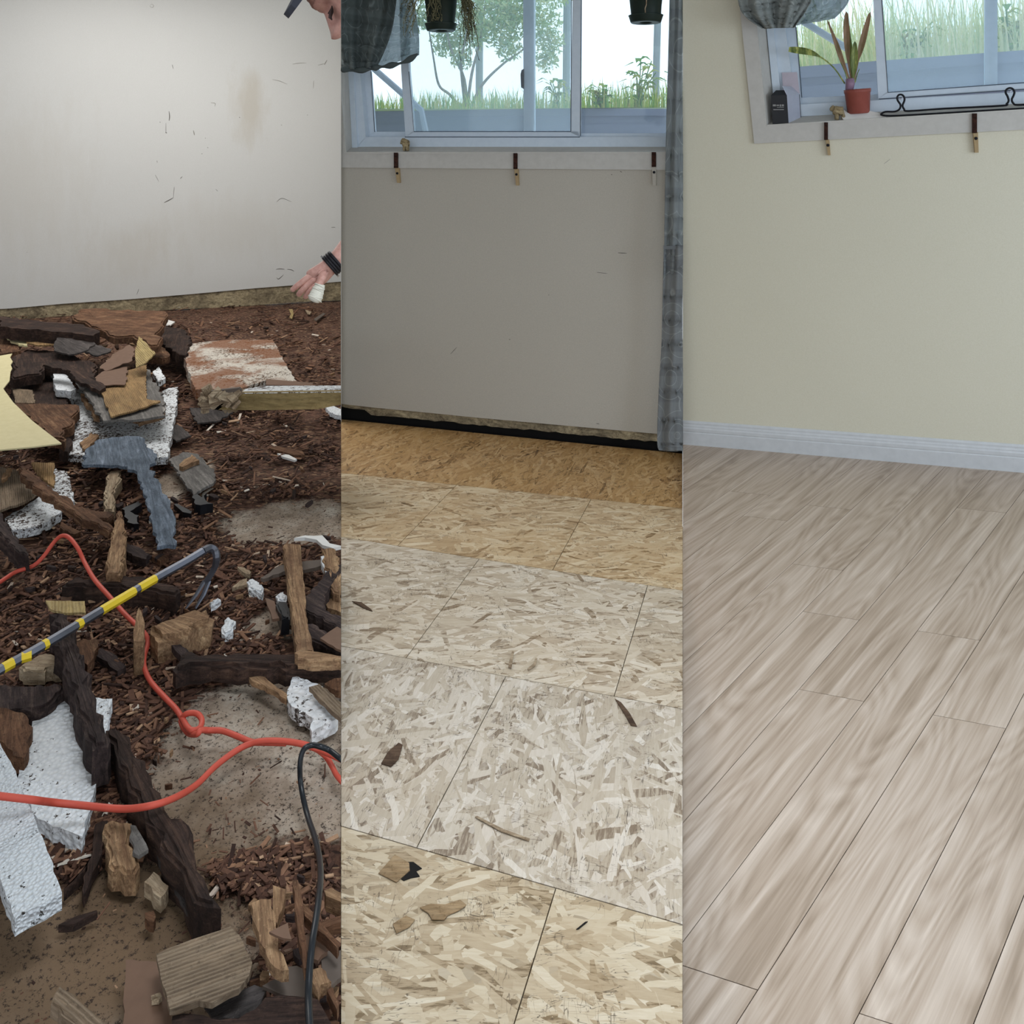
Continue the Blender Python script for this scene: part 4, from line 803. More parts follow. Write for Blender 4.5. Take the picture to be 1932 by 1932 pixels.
bd_ = obj('bandage', bm, M['band'], pe, 'L', smooth=True); tag(bd_, 'white wrapped bandage on the thumb')
bm = bmesh.new(); axw = (A(621, 503)-A(640, 487, .01)).normalized(); a1 = axw.orthogonal().normalized(); b1 = axw.cross(a1)
for o_, r_ in ((-.012, .0345), (-.004, .0345), (.004, .034), (.011, .033)):
    c = A(628, 497, .004)+axw*o_; tube(bm, [c+(a1*math.cos(q*.2)*r_*(.94)+b1*math.sin(q*.2)*r_*(.94)) for q in range(33)], .0045, 6, cap=False)
obj('bracelet', bm, M['brace'], pe, 'L', smooth=True)
for q in (2.2, 3.3, 4.4, 5.5):
    bm = bmesh.new(); bxyz(bm, A(628, 497, .004)+axw*.012+(a1*math.cos(q)+b1*math.sin(q))*.036, axw, a1, b1, .003, .004, .004); obj('bracelet_bead', bm, M['silver'], pe, 'L')
# cap : crown + brim
bm = bmesh.new(); rings = []
for j in range(17):
    z_ = .172+.085*math.sin(j/16*math.pi/2); f_ = math.cos(j/16*math.pi/2); rings.append([bm.verts.new(hp(-.012+.100*f_*math.cos(a)+.0, .085*f_*math.sin(a), z_+.01)) for a in [2*math.pi*i/40 for i in range(40)]])
for j in range(16):
    for i in range(40): bm.faces.new((rings[j][i], rings[j][(i+1) % 40], rings[j+1][(i+1) % 40], rings[j+1][i]))
ob = obj('cap_crown', bm, M['cap'], pe, 'L', smooth=True)
if ob: tag(ob, 'dark grey cap')
b0 = PY(567, -8, YH); b1_ = PY(537, 26, YH); bd2 = (b1_-b0)
bm = bmesh.new(); nrm = bd2.cross(Vector((0, 1, 0))).normalized(); pr = []
st_ = hp(.085, 0, .16)
tp, bt = [], []
for j in range(9):
    v = -1+2*j/8; ex_ = (1-v*v)**.5 if abs(v) < 1 else 0
    tp.append((v, ex_))
lat = ray(548, 8).normalized(); b1_ = PY(535, 27, YH)
inner = [PY(597, -58, YH)+lat*(v*.075) for v, _ in tp]; outer = [PY(597, -58, YH).lerp(b1_, .35+.65*ex_)+lat*(v*.075) for v, ex_ in tp]
mid_ = [(a+b)/2+Vector((-.006, 0, .006)) for a, b in zip(inner, outer)]
def strip(rows_, off):
    vs = [[bm.verts.new(p+off) for p in r_] for r_ in rows_]; return vs
nn = Vector((-.75, 0, .66)); 
A_ = strip([inner, mid_, outer], nn*0); B_ = strip([inner, mid_, outer], nn*-.0125)
for S_ in (A_, B_):
    for r_ in range(2):
        for j in range(8): bm.faces.new((S_[r_][j], S_[r_][j+1], S_[r_+1][j+1], S_[r_+1][j]))
for j in range(8): bm.faces.new((A_[2][j], A_[2][j+1], B_[2][j+1], B_[2][j])); bm.faces.new((A_[0][j], A_[0][j+1], B_[0][j+1], B_[0][j]))
for r_ in range(2):
    for j in (0, 8): bm.faces.new((A_[r_][j], A_[r_+1][j], B_[r_+1][j], B_[r_][j]))
ob = obj('cap_brim', bm, M['cap'], pe, 'L'); tag(ob, 'dark grey cap brim') if ob else None
bm = bmesh.new()
for i in range(9):
    a = .022+.003*i; tube(bm, [hp(.078-.0006*i, a, .1115), hp(.0885-.0004*i, a+.001, .1075), hp(.092, a+.002, .1035)], .0009, 4)
tube(bm, [hp(.084, .020, .112), hp(.087, .03, .1135), hp(.079, .042, .111)], .0009, 6); obj('eyelashes', bm, M['hair'], pe, 'L')
bm = bmesh.new()
for i in range(40):
    a = .012+.034*i/40; z0_ = .140+.004*math.sin(i/40*3); tube(bm, [hp(.0975-a*.28, a, z0_-.003), hp(.0985-a*.28, a+.005, z0_+.004)], .0009, 4)
M['brow'] = m_plain('brow_hair_shade', '8a6459', .8); obj('eyebrow', bm, M['brow'], pe, 'L')  # hair toned as darker skin, with the brow's shadow put into it
# ------------------------------------------------------------------ debris in the left room
def piece(name, label, cat, px, z, th, m, jag=.0, tilt=(0, 0), bev=0, parent=None, group=None, seed=1, kids=None, curl=0):
    random.seed(seed*31+len(label)); n = len(px)
    cx_ = sum(p[0] for p in px)/n; cy_ = sum(p[1] for p in px)/n; c = F(cx_, cy_, z); nrm = Vector((-tilt[0], -tilt[1], 1)).normalized()
    W_ = [isect(x, y, c, nrm) for x, y in px]
    out = []
    for i in range(n):
        a, b = W_[i], W_[(i+1) % n]; out.append(a)
        if jag:
            L_ = (b-a).length; k = min(14, int(L_/max(.02, jag*1.6)))
            for j in range(1, k+1):
                t_ = j/(k+1); p = a.lerp(b, t_); d = (b-a).cross(nrm).normalized(); out.append(p+d*random.uniform(-jag, jag)*.5)
    bm = bmesh.new(); vt = [bm.verts.new(p) for p in out]; f = bm.faces.new(vt); f.normal_update()
    if f.normal.z < 0: f.normal_flip()
    r = bmesh.ops.extrude_face_region(bm, geom=[f]); 
    # the old face stays as the bottom : move it down
    newv = [v for v in r['geom'] if isinstance(v, bmesh.types.BMVert)]; ns = set(newv)
    for v in bm.verts:
        if v not in ns: v.co.z -= th
    if bev:
        ed = [e_ for e_ in bm.edges if e_.verts[0] in ns and e_.verts[1] in ns]
        bmesh.ops.bevel(bm, geom=ed, offset=bev, segments=2, affect='EDGES', clamp_overlap=True)
    bmesh.ops.triangulate(bm, faces=[f_ for f_ in bm.faces if len(f_.verts) > 4], quad_method='BEAUTY', ngon_method='EAR_CLIP')
    if bev or curl:
        bmesh.ops.subdivide_edges(bm, edges=[e_ for e_ in bm.edges if e_.calc_length() > .05], cuts=2)
        bmesh.ops.triangulate(bm, faces=[f_ for f_ in bm.faces if len(f_.verts) > 4])
        for v in bm.verts:
            q = v.co*14; v.co += Vector((noise.noise(q), noise.noise(q+Vector((5, 0, 0))), noise.noise(q+Vector((0, 7, 0)))))*(bev*.7 if bev else .002)
            if curl: v.co.z += curl*((v.co-c).length_squared)
    mx = max(((W_[(i+1) % n]-W_[i]) for i in range(n)), key=lambda v: v.length); ax = math.atan2(mx.y, mx.x)
    o = obj(name, bm, m, parent, 'L', axis=ax if not parent else None)
    if o and not parent: tag(o, label, cat, group)
    elif o and label: tag(o, label)
    return o
THIN = {'slate': .45, 'gtile': .4, 'ribt': .5, 'ribg': .5, 'riby': .6, 'bb': .35, 'bg': .4, 'gdark': .4, 'foam': .8, 'foamg': .55, 'foamd': .7, 'foamm': .7}
def P_(name, label, cat, m, z, th, px, **k):
    th *= THIN.get(m, 1)
    return piece(name, label, cat, px, z, th, M[m], **k)
# far pile against the wall
P_('broken_board', 'long dark brown board lying at the wall base, far left', 'board', 'dk', .34, .08, [(0, 597), (60, 604), (150, 611), (188, 624), (176, 633), (80, 623), (0, 616)], jag=.03, tilt=(0, .1))
P_('wood_slab', 'wide brown rotten slab on top of the far pile, touching the wall plate', 'slab', 'br', .32, .05, [(148, 583), (200, 581), (316, 588), (312, 600), (303, 622), (298, 650), (276, 648), (250, 632), (215, 636), (190, 622), (160, 607), (137, 600)], jag=.05, tilt=(.02, .15), bev=.01)
P_('vinyl_scrap', 'small cream vinyl strip under the dark board at the far left edge', 'scrap', 'vin', .24, .012, [(0, 622), (28, 627), (50, 640), (52, 652), (35, 650), (0, 630)], jag=.02)
P_('hardboard_scrap', 'dull brown flat scrap beside the cream strip at the far left edge', 'scrap', 'br', .22, .02, [(0, 632), (34, 642), (36, 655), (40, 662), (0, 668)], jag=.02)
P_('grey_tile', 'dark grey tile with pale broken edge in the far pile, left of its twin', 'tile', 'gdark', .27, .022, [(103, 645), (112, 634), (150, 633), (180, 648), (178, 651), (158, 663), (130, 669), (102, 661)], jag=.02, tilt=(0, .2))
P_('grey_tile', 'smaller dark grey tile with pale edge in the far pile, right of its twin', 'tile', 'gdark', .25, .022, [(180, 648), (208, 658), (209, 662), (185, 671), (160, 664)], jag=.02, tilt=(0, .2))
P_('ribbed_scrap', 'small ribbed brown scrap between grey tile and dark board in the far pile', 'scrap', 'ribt', .25, .02, [(52, 628), (100, 634), (103, 650), (68, 651), (50, 645)], jag=.02)
P_('rotten_board', 'dark rotten board in the middle of the far pile, behind the yellow sheet', 'board', 'dk', .20, .06, [(24, 670), (50, 658), (100, 662), (150, 672), (185, 690), (165, 712), (120, 690), (85, 690), (80, 704), (24, 713)], jag=.04, bev=.01)
P_('wood_slab', 'dark brown slab at the right end of the far pile, beside the rusty foam board', 'slab', 'dk', .16, .07, [(304, 612), (345, 622), (362, 640), (350, 672), (325, 662), (299, 645)], jag=.03, bev=.008)
P_('vinyl_scrap', 'tiny white triangle scrap behind the far pile', 'scrap', 'paper', .02, .01, [(310, 612), (316, 603), (330, 607), (322, 613)])
P_('wood_slab', 'brown wedge of wood lying right of the upright ribbed triangle', 'slab', 'br', .17, .04, [(276, 650), (300, 648), (320, 672), (306, 676), (280, 672)], jag=.03)
P_('rotten_board', 'thin curled dark board arching over the small foam block', 'board', 'dk', .23, .02, [(84, 688), (112, 681), (140, 690), (158, 702), (180, 705), (178, 716), (165, 708), (200, 730), (188, 738), (150, 720), (128, 698), (98, 694)], jag=.02, tilt=(0, .1))
P_('foam_chunk', 'small white foam block poking out under the curled dark board', 'foam', 'foam', .15, .05, [(96, 694), (118, 696), (130, 714), (144, 733), (134, 738), (106, 735)], jag=.01)
P_('foam_chunk', 'narrow speckled foam strip right of the grey tile corner', 'foam', 'foamd', .13, .04, [(288, 702), (300, 692), (312, 714), (299, 721)], jag=.01)
P_('foam_board', 'large white foam board with dark specks under the blue-grey board', 'foam board', 'foamd', .06, .05, [(128, 738), (152, 733), (190, 740), (302, 742), (318, 732), (336, 730), (332, 775), (317, 862), (290, 863), (200, 863), (126, 856), (138, 826), (150, 770)], jag=.015)
P_('wood_chip', 'orange-brown flake on the foam board left of the blue-grey board', 'chip', 'tn', .075, .012, [(150, 835), (172, 816), (187, 822), (170, 838), (160, 848)], jag=.02)
P_('black_void_board', 'black tar-like board in the hollow behind the yellow sheet', 'board', 'dk', .10, .02, [(20, 715), (95, 700), (130, 740), (125, 765), (20, 765)], jag=.02)
P_('ribbed_scrap', 'dim ribbed scrap standing in the hollow behind the yellow sheet', 'scrap', 'ribg', .13, .02, [(24, 733), (62, 736), (66, 760), (30, 760)], jag=.01)
P_('rotten_board', 'broad reddish-brown board under the yellow sheet', 'board', 'br', .14, .05, [(26, 761), (149, 763), (145, 780), (136, 802), (121, 808), (122, 832), (93, 825), (60, 795)], jag=.035, bev=.008)
P_('floor_tile_stack', 'grey board with torn edge carrying a tan ribbed tile', 'board', 'gtile', .17, .03, [(142, 714), (180, 716), (230, 705), (275, 692), (300, 735), (309, 752), (312, 784), (262, 791), (195, 794), (180, 772), (160, 740)], jag=.03)
P_('ribbed_tile', 'tan ribbed tile lying on the torn grey board', 'tile', 'ribt', .19, .016, [(185, 728), (237, 700), (277, 688), (274, 720), (277, 752), (303, 757), (258, 773), (210, 786)], jag=.012)
P_('hardboard_scrap', 'smooth brown sheet overlapping the tan ribbed tile', 'scrap', 'bb', .205, .014, [(178, 713), (215, 684), (244, 664), (243, 690), (235, 726), (180, 727)], jag=.02)
P_('wood_chip', 'crumbling reddish wood along the lower left of the torn grey board', 'chip', 'tn', .12, .02, [(152, 742), (160, 745), (182, 775), (188, 790), (176, 782)], jag=.03)
P_('wood_chip', 'crumbling reddish wood along the lower right of the torn grey board', 'chip', 'tn', .12, .02, [(252, 786), (268, 790), (312, 778), (300, 787), (262, 798)], jag=.03)
P_('ribbed_triangle', 'upright yellowish ribbed tile corner above the tan tile', 'tile', 'riby', .30, .014, [(262, 634), (293, 666), (275, 684), (257, 693), (255, 660)], jag=.006, tilt=(0, .5))
P_('hardboard_scrap', 'dark brown sheet left of the ribbed triangle in the far pile', 'scrap', 'bb', .24, .014, [(188, 695), (212, 668), (245, 650), (255, 660), (250, 680), (200, 700)], jag=.02, tilt=(0, .2))
P_('vinyl_sheet', 'cream yellow vinyl sheet with one torn edge at the left edge of the photo', 'vinyl sheet', 'vin', .26, .006, [(-40, 676), (0, 671), (23, 667), (19, 674), (24, 682), (20, 688), (23, 695), (20, 700), (18, 718), (6, 733), (25, 759), (60, 793), (92, 818), (116, 836), (60, 843), (-40, 852)], tilt=(-.04, .03))
P_('splinter_pile', 'dark splintered wood below the tip of the yellow sheet', 'wood', 'dk', .09, .05, [(112, 836), (124, 815), (134, 812), (134, 828), (128, 852), (112, 850)], jag=.04)
P_('slate_board', 'blue-grey crook-shaped board lying on the white foam board', 'board', 'slate', .11, .03, [(158, 877), (160, 852), (185, 829), (240, 822), (268, 825), (282, 846), (296, 862), (294, 872), (283, 876), (290, 895), (305, 925), (322, 945), (332, 985), (331, 1029), (296, 1031), (289, 995), (278, 950), (268, 910), (252, 886), (222, 877)], jag=.022)
P_('foam_board', 'square rusty-stained foam board at the middle of the dirt floor', 'foam board', 'foamr', .14, .06, [(340, 655), (352, 650), (385, 645), (430, 641), (515, 641), (533, 675), (560, 722), (505, 716), (455, 733), (370, 735), (363, 720)], jag=.012)
P_('hardboard_scrap', 'dark flat scrap under the front of the rusty foam board', 'scrap', 'gdark', .04, .02, [(358, 768), (440, 778), (408, 795), (372, 798)], jag=.02)
P_('hardboard_scrap', 'little dark brown strip leaning on the rusty foam board corner', 'scrap', 'bb', .20, .02, [(502, 715), (590, 722), (590, 728), (502, 726)])
# lifted board, held in mid air by the person
e = empty('lifted_board', PY(520, 770, 3.5), 'thick speckled board tilted up in mid air, broken end toward the left', 'board')
YB = 3.6
def lb(x, y, dy=0.0): return PY(x, y, YB+dy)
bm = bmesh.new(); prism(bm, [lb(404, 773), lb(500, 774), lb(600, 772), lb(640, 764), lb(700, 752), lb(700, 735), lb(660, 738), lb(455, 741), lb(430, 750)], Vector((0, .02, .0))); obj('side_face', bm, M['gold'], e, 'L')
bm = bmesh.new(); prism(bm, [lb(455, 741.5, -.004), lb(700, 738, -.004), lb(700, 727, .30), lb(500, 728, .30), lb(452, 735, .26)], Vector((0, 0, -.003))); obj('top_face', bm, M['foamd'], e, 'L')
bm = bmesh.new(); random.seed(4)
for i in range(34):
    tt = random.random(); c = lb(378+tt*70, 752+tt*4+random.uniform(-12, 18)*(1-.3*tt), random.uniform(-.02, .1)); d = Vector((random.gauss(0, 1), random.gauss(0, 1), random.gauss(0, .5))).normalized(); bxyz(bm, c, d, d.orthogonal().normalized(), d.cross(d.orthogonal().normalized()), random.uniform(.02, .05), random.uniform(.008, .025), random.uniform(.006, .014))
prism(bm, [lb(378, 752), lb(400, 773), lb(412, 773), lb(455, 741), lb(440, 736), lb(395, 748)], Vector((0, .05, 0))); obj('broken_end', bm, M['lt'], e, 'L')
bm = bmesh.new(); prism(bm, [lb(398, 738, -.01), lb(450, 732, -.01), lb(456, 738, -.01), (lb(402, 746, -.01))], Vector((0, .02, 0))); obj('loose_layer', bm, M['bg'], e, 'L')
# middle distance
P_('vinyl_scrap', 'white foam crumb at the right edge beneath the lifted board', 'foam', 'foam', .03, .03, [(614, 768), (630, 766), (650, 775), (650, 785), (636, 783), (622, 778)], jag=.01)
P_('wood_chip', 'pale curled flake in the shade under the lifted board', 'chip', 'paper', .02, .01, [(523, 855), (545, 858), (560, 866), (556, 868), (532, 861)])
P_('wood_chip', 'brown splinter lying just above the pale curled flake', 'chip', 'br', .02, .02, [(508, 845), (520, 841), (570, 850), (575, 858), (555, 858)])
P_('wood_chip', 'yellow leaf-like scrap near the far wall plate', 'chip', 'riby', .02, .01, [(545, 583), (552, 583), (554, 592), (551, 601), (546, 598), (549, 592)])
P_('wood_chip', 'small pale triangle chip near the far wall under the hand', 'chip', 'lt', .02, .01, [(576, 584), (588, 588), (585, 592), (580, 591)])
P_('wood_chip', 'short grey stick lying near the far wall at the right edge', 'chip', 'bg', .02, .015, [(592, 602), (610, 590), (614, 592), (597, 605)])
P_('grey_tile', 'dark triangular tile right of the large white foam board', 'tile', 'gdark', .03, .02, [(322, 806), (336, 800), (361, 822), (332, 832), (322, 822)], jag=.012)
P_('grey_board', 'weathered grey board corner right of the blue-grey board', 'board', 'gtile', .05, .03, [(318, 868), (345, 853), (372, 856), (404, 888), (405, 908), (378, 925), (365, 934), (345, 905)], jag=.015)
P_('wood_chip', 'orange split wood piece lying on the weathered grey board', 'chip', 'tn', .07, .02, [(338, 876), (362, 857), (376, 868), (345, 881)], jag=.02)
P_('crumpled_scrap', 'crumpled black scrap below the weathered grey board', 'scrap', 'plastic', .05, .04, [(362, 938), (372, 932), (380, 938), (390, 930), (388, 944), (402, 950), (378, 953), (366, 948)], jag=.02)
P_('stick', 'short black stick between blue-grey board and crumpled scrap', 'stick', 'plastic', .03, .03, [(328, 951), (334, 950), (362, 965), (360, 969), (345, 966)])
P_('ribbed_board', 'broad grey-brown ribbed board at the left edge under the long splinter', 'board', 'ribg', .09, .02, [(-30, 875), (0, 880), (38, 890), (60, 910), (77, 925), (50, 945), (0, 963), (-30, 975)], jag=.015)
P_('foam_chunk', 'ragged white foam sheet under the long brown splinter', 'foam', 'foamd', .05, .05, [(103, 882), (128, 893), (134, 915), (141, 945), (128, 950), (110, 950), (117, 963), (95, 982), (60, 995), (24, 1000), (9, 978), (70, 940), (90, 920)], jag=.015)
P_('ribbed_scrap', 'upright ribbed tan scrap on the ragged foam sheet', 'scrap', 'ribt', .10, .02, [(60, 872), (103, 873), (103, 918), (90, 910), (75, 895), (62, 880)], jag=.008)
P_('wood_splinter', 'long reddish-brown splinter crossing over the ragged foam sheet', 'splinter', 'br', .13, .03, [(35, 882), (45, 881), (77, 905), (110, 928), (152, 955), (215, 970), (205, 978), (190, 978), (215, 998), (205, 1002), (175, 985), (150, 975), (90, 935), (40, 897)], jag=.02, tilt=(-.1, 0), bev=.004)
P_('wood_chip', 'orange chip at the upper end of the long reddish splinter', 'chip', 'tn', .12, .015, [(3, 900), (14, 882), (23, 883), (15, 898), (5, 905)], jag=.01)
P_('stick', 'dark grey weathered stick leaning in from the left edge', 'stick', 'dk2', .12, .06, [(-20, 955), (0, 965), (12, 985), (35, 1020), (55, 1046), (35, 1042), (0, 1005), (-20, 990)], jag=.012, bev=.006)
P_('stick', 'short pale upright stick under the blue-grey board', 'stick', 'lt', .08, .05, [(203, 890), (228, 887), (228, 905), (214, 930), (216, 962), (196, 962), (198, 920)], jag=.015, bev=.006)
P_('pointed_stick', 'tall pointed brown stick in the middle left of the debris', 'stick', 'tn', .10, .07, [(222, 964), (228, 964), (235, 985), (237, 1030), (229, 1082), (200, 1080), (206, 1040), (216, 990)], jag=.01, bev=.008)
P_('black_debris', 'black charred bits beside the blue-grey board leg', 'charred wood', 'plastic', .04, .03, [(230, 960), (262, 945), (268, 950), (245, 965), (262, 972), (262, 988), (240, 985), (236, 970)], jag=.015)
P_('wood_chip', 'flat brown chip above the orange cord bend', 'chip', 'br', .025, .02, [(115, 985), (152, 1003), (140, 1008), (113, 995)], jag=.01)
P_('rotten_log', 'dark rotten log lying under the yellow-striped pry bar', 'log', 'dk', .07, .07, [(118, 1102), (140, 1088), (200, 1096), (225, 1085), (270, 1083), (300, 1095), (338, 1106), (332, 1122), (270, 1110), (200, 1105)], jag=.015, bev=.008)
P_('wood_strip', 'grey-brown strip right of the pointed stick', 'strip', 'dk2', .04, .03, [(240, 1025), (255, 1030), (282, 1045), (276, 1055), (250, 1048), (238, 1040)], jag=.01)
P_('wood_chip', 'four-sided brown chip above the pry bar shaft', 'chip', 'br', .03, .02, [(284, 1048), (300, 1044), (318, 1050), (302, 1058)], jag=.005)
P_('ribbed_scrap', 'pale yellow ribbed scrap left of the pry bar', 'scrap', 'riby', .09, .012, [(86, 1133), (120, 1134), (160, 1134), (162, 1156), (120, 1156), (97, 1150)], jag=.006)
P_('wood_chip', 'small brown square chip above the pale ribbed scrap', 'chip', 'bb', .03, .02, [(118, 1119), (142, 1116), (133, 1131), (115, 1130)], jag=.004)
P_('rotten_beam', 'dark rotten beam running from the pry bar down onto the beaded foam', 'beam', 'dk2', .13, .09, [(95, 1155), (125, 1156), (135, 1175), (148, 1215), (160, 1262), (175, 1305), (190, 1360), (203, 1405), (172, 1418), (157, 1375), (140, 1310), (118, 1240)], jag=.02, bev=.012)
P_('rotten_beam', 'long dark rotten beam lying on the floor, below the orange cord', 'beam', 'dk', .09, .08, [(200, 1372), (225, 1370), (252, 1410), (275, 1450), (310, 1505), (340, 1550), (370, 1610), (395, 1665), (412, 1715), (385, 1710), (360, 1680), (330, 1630), (290, 1560), (255, 1495), (222, 1430)], jag=.02, bev=.012)
P_('vinyl_strip', 'dark vinyl strip with pale edge along the long rotten beam', 'strip', 'gdark', .035, .02, [(280, 1590), (292, 1598), (315, 1640), (340, 1680), (372, 1705), (395, 1712), (411, 1752), (400, 1757), (362, 1728), (340, 1700), (318, 1660), (298, 1618)], jag=.008)
P_('foam_board', 'beaded white foam panel under the dark rotten beam', 'foam board', 'foam', .05, .05, [(78, 1318), (100, 1321), (120, 1312), (135, 1318), (175, 1316), (195, 1319), (212, 1318), (204, 1362), (190, 1430), (178, 1490), (165, 1540), (155, 1578), (130, 1568), (100, 1560), (72, 1545), (50, 1510), (34, 1480), (40, 1430), (60, 1370)], jag=.008)
P_('foam_board', 'grey-white foam plank at the lower left edge', 'foam board', 'foamg', .13, .06, [(-30, 1380), (0, 1402), (30, 1455), (50, 1510), (85, 1592), (117, 1684), (70, 1710), (28, 1733), (0, 1655), (-30, 1600)], jag=.004, tilt=(0, .08))
P_('rotten_board', 'reddish-brown board end at the left edge beside the beaded foam', 'board', 'br', .08, .04, [(-20, 1330), (0, 1335), (50, 1350), (62, 1372), (45, 1430), (25, 1425), (10, 1405), (-20, 1390)], jag=.01)
P_('rotten_log', 'dark weathered log at the left edge above the beaded foam', 'log', 'dk2', .08, .07, [(-20, 1295), (0, 1290), (60, 1292), (118, 1288), (121, 1302), (105, 1318), (75, 1336), (0, 1341), (-20, 1338)], jag=.01, bev=.008)
P_('bark_piece', 'pale tan bark piece left of the dark rotten beam', 'bark', 'lt', .06, .04, [(37, 1256), (60, 1243), (75, 1235), (100, 1234), (115, 1245), (118, 1260), (88, 1260), (85, 1266), (45, 1265)], jag=.012, bev=.005)
P_('wood_chip', 'grey-brown chip right of the rotten beam, left of the orange cord', 'chip', 'dk2', .03, .02, [(177, 1234), (192, 1222), (215, 1234), (238, 1256), (222, 1266), (208, 1258), (203, 1248)], jag=.008)
P_('wood_chip', 'reddish crumbling chunk touching the rotten beam top', 'chip', 'br', .05, .03, [(142, 1212), (160, 1205), (185, 1208), (178, 1235), (165, 1255), (152, 1250)], jag=.012)
P_('split_log', 'tan split log lying right of the orange cord', 'log', 'tn', .09, .08, [(283, 1185), (300, 1170), (335, 1156), (372, 1149), (403, 1160), (398, 1172), (370, 1180), (345, 1195), (300, 1203)], jag=.008, bev=.014)
P_('pointed_stick', 'short pointed stake crossing in front of the orange cord', 'stick', 'tn', .13, .10, [(253, 1210), (252, 1188), (258, 1158), (262, 1146), (268, 1158), (273, 1175), (270, 1210)], jag=.004, tilt=(0, .4))
for lab, px in (('white foam crumb, largest of the trio near the middle of the dirt floor', [(465, 1095), (480, 1090), (498, 1108), (495, 1119), (475, 1112)]), ('thin white foam crumb right of the pry bar end', [(395, 1133), (410, 1126), (416, 1131), (398, 1139)]), ('knobbly white foam crumb beside the split log', [(423, 1167), (432, 1160), (446, 1168), (440, 1178), (440, 1190), (425, 1197), (418, 1187)]), ('white foam crumb partly behind the standing board and black block', [(521, 1122), (535, 1113), (542, 1120), (541, 1132), (524, 1130)])):
    P_('foam_crumb', lab, 'foam', 'foam', .035, .035, px, jag=.012, bev=.006)
P_('wood_chip', 'pale yellow chip above the largest foam crumb', 'chip', 'lt', .025, .015, [(448, 1069), (462, 1071), (474, 1079), (471, 1084), (458, 1079)], jag=.006)
P_('wood_chip', 'pinkish corrugated chip left of the largest foam crumb', 'chip', 'lt', .025, .015, [(438, 1108), (452, 1096), (466, 1091), (468, 1102), (448, 1107)], jag=.006)
P_('standing_board', 'upright tan board with nail holes near the right edge of the dirt floor', 'board', 'tn', .11, .06, [(534, 1027), (541, 1024), (566, 1026), (570, 1065), (578, 1130), (575, 1148), (592, 1228), (560, 1228), (555, 1190), (544, 1100)], jag=.006, bev=.004)
P_('wood_strip', 'flat grey strip crossing behind the upright tan board', 'strip', 'bg', .06, .03, [(492, 1090), (530, 1066), (580, 1058), (612, 1055), (614, 1066), (575, 1075), (535, 1078), (497, 1092)], jag=.008)
P_('paper_curl', 'curled cream paper strip right above the upright tan board', 'paper', 'paper', .06, .012, [(555, 1015), (575, 1010), (592, 1011), (608, 1010), (622, 1025), (645, 1030), (628, 1034), (608, 1028), (597, 1018), (575, 1014)])
P_('bark_piece', 'rusty brown bark strip at the right edge of the dirt floor', 'bark', 'tn', .10, .03, [(607, 1036), (632, 1034), (641, 1060), (646, 1090), (640, 1120), (625, 1110), (618, 1080), (612, 1060)], jag=.015, bev=.005)
P_('foam_crumb', 'slim white foam sliver against the rusty bark strip', 'foam', 'foam', .09, .03, [(605, 1050), (612, 1048), (614, 1060), (620, 1080), (613, 1078), (608, 1065)], jag=.006)
P_('rotten_board', 'dark elbow-shaped board right of the upright tan board', 'board', 'dk2', .10, .05, [(573, 1150), (577, 1130), (600, 1095), (614, 1078), (640, 1060), (650, 1075), (625, 1105), (612, 1135), (612, 1150), (650, 1165), (650, 1192), (590, 1158)], jag=.012, bev=.006)
P_('wood_chip', 'splintered orange wood in the crook of the dark elbow board', 'chip', 'tn', .07, .03, [(615, 1132), (628, 1128), (650, 1130), (650, 1158), (618, 1147)], jag=.02)
P_('rotten_board', 'dark board sloping to the right edge under the elbow board', 'board', 'dk2', .09, .05, [(552, 1185), (562, 1172), (590, 1175), (650, 1212), (650, 1235), (625, 1224), (600, 1210), (555, 1196)], jag=.01, bev=.006)
P_('hardboard_scrap', 'flat brown board corner at the right edge below the elbow board', 'scrap', 'bb', .11, .02, [(604, 1204), (636, 1182), (650, 1190), (650, 1232), (628, 1218)], jag=.004)
P_('black_block', 'small black plastic block beside the upright tan board', 'plastic block', 'plastic', .06, .05, [(519, 1140), (526, 1134), (541, 1134), (546, 1152), (546, 1166), (531, 1166)], jag=.004, bev=.006)
P_('wood_strip', 'short brown strip left of the black block', 'strip', 'bb', .04, .025, [(500, 1128), (518, 1134), (531, 1166), (514, 1168)], jag=.004)
P_('wood_block', 'tan square block under the dark sloping board', 'block', 'tn', .05, .05, [(556, 1206), (575, 1205), (594, 1212), (594, 1227), (556, 1222)], jag=.006)
P_('rotten_beam', 'long horizontal dark beam above the bare concrete patch', 'beam', 'dk', .08, .055, [(326, 1256), (345, 1230), (430, 1231), (500, 1230), (555, 1231), (580, 1236), (650, 1238), (650, 1248), (560, 1256), (470, 1252), (400, 1250), (330, 1262)], jag=.02, bev=.01)
P_('wood_strip', 'pale split strip at the right end of the long horizontal beam', 'strip', 'tn', .11, .03, [(556, 1232), (565, 1226), (600, 1230), (650, 1238), (650, 1245), (590, 1246), (562, 1242)], jag=.01)
P_('foam_chunk', 'cracked white foam chunk at the right of the bare concrete patch', 'foam', 'foamm', .05, .05, [(543, 1300), (552, 1277), (560, 1274), (600, 1290), (620, 1310), (638, 1345), (632, 1358), (612, 1368), (588, 1379), (586, 1366), (592, 1355), (575, 1345), (564, 1345), (545, 1325)], jag=.01)
P_('ribbed_strip', 'grey ribbed strip lying across the cracked foam chunk', 'strip', 'ribg', .08, .025, [(583, 1296), (603, 1290), (622, 1306), (650, 1332), (650, 1362), (625, 1340), (598, 1312)], jag=.006)
P_('wood_splinter', 'curled orange-brown splinter left of the cracked foam chunk', 'splinter', 'tn', .05, .015, [(470, 1278), (500, 1277), (512, 1288), (542, 1310), (541, 1319), (530, 1314), (498, 1292), (486, 1289)], jag=.01)
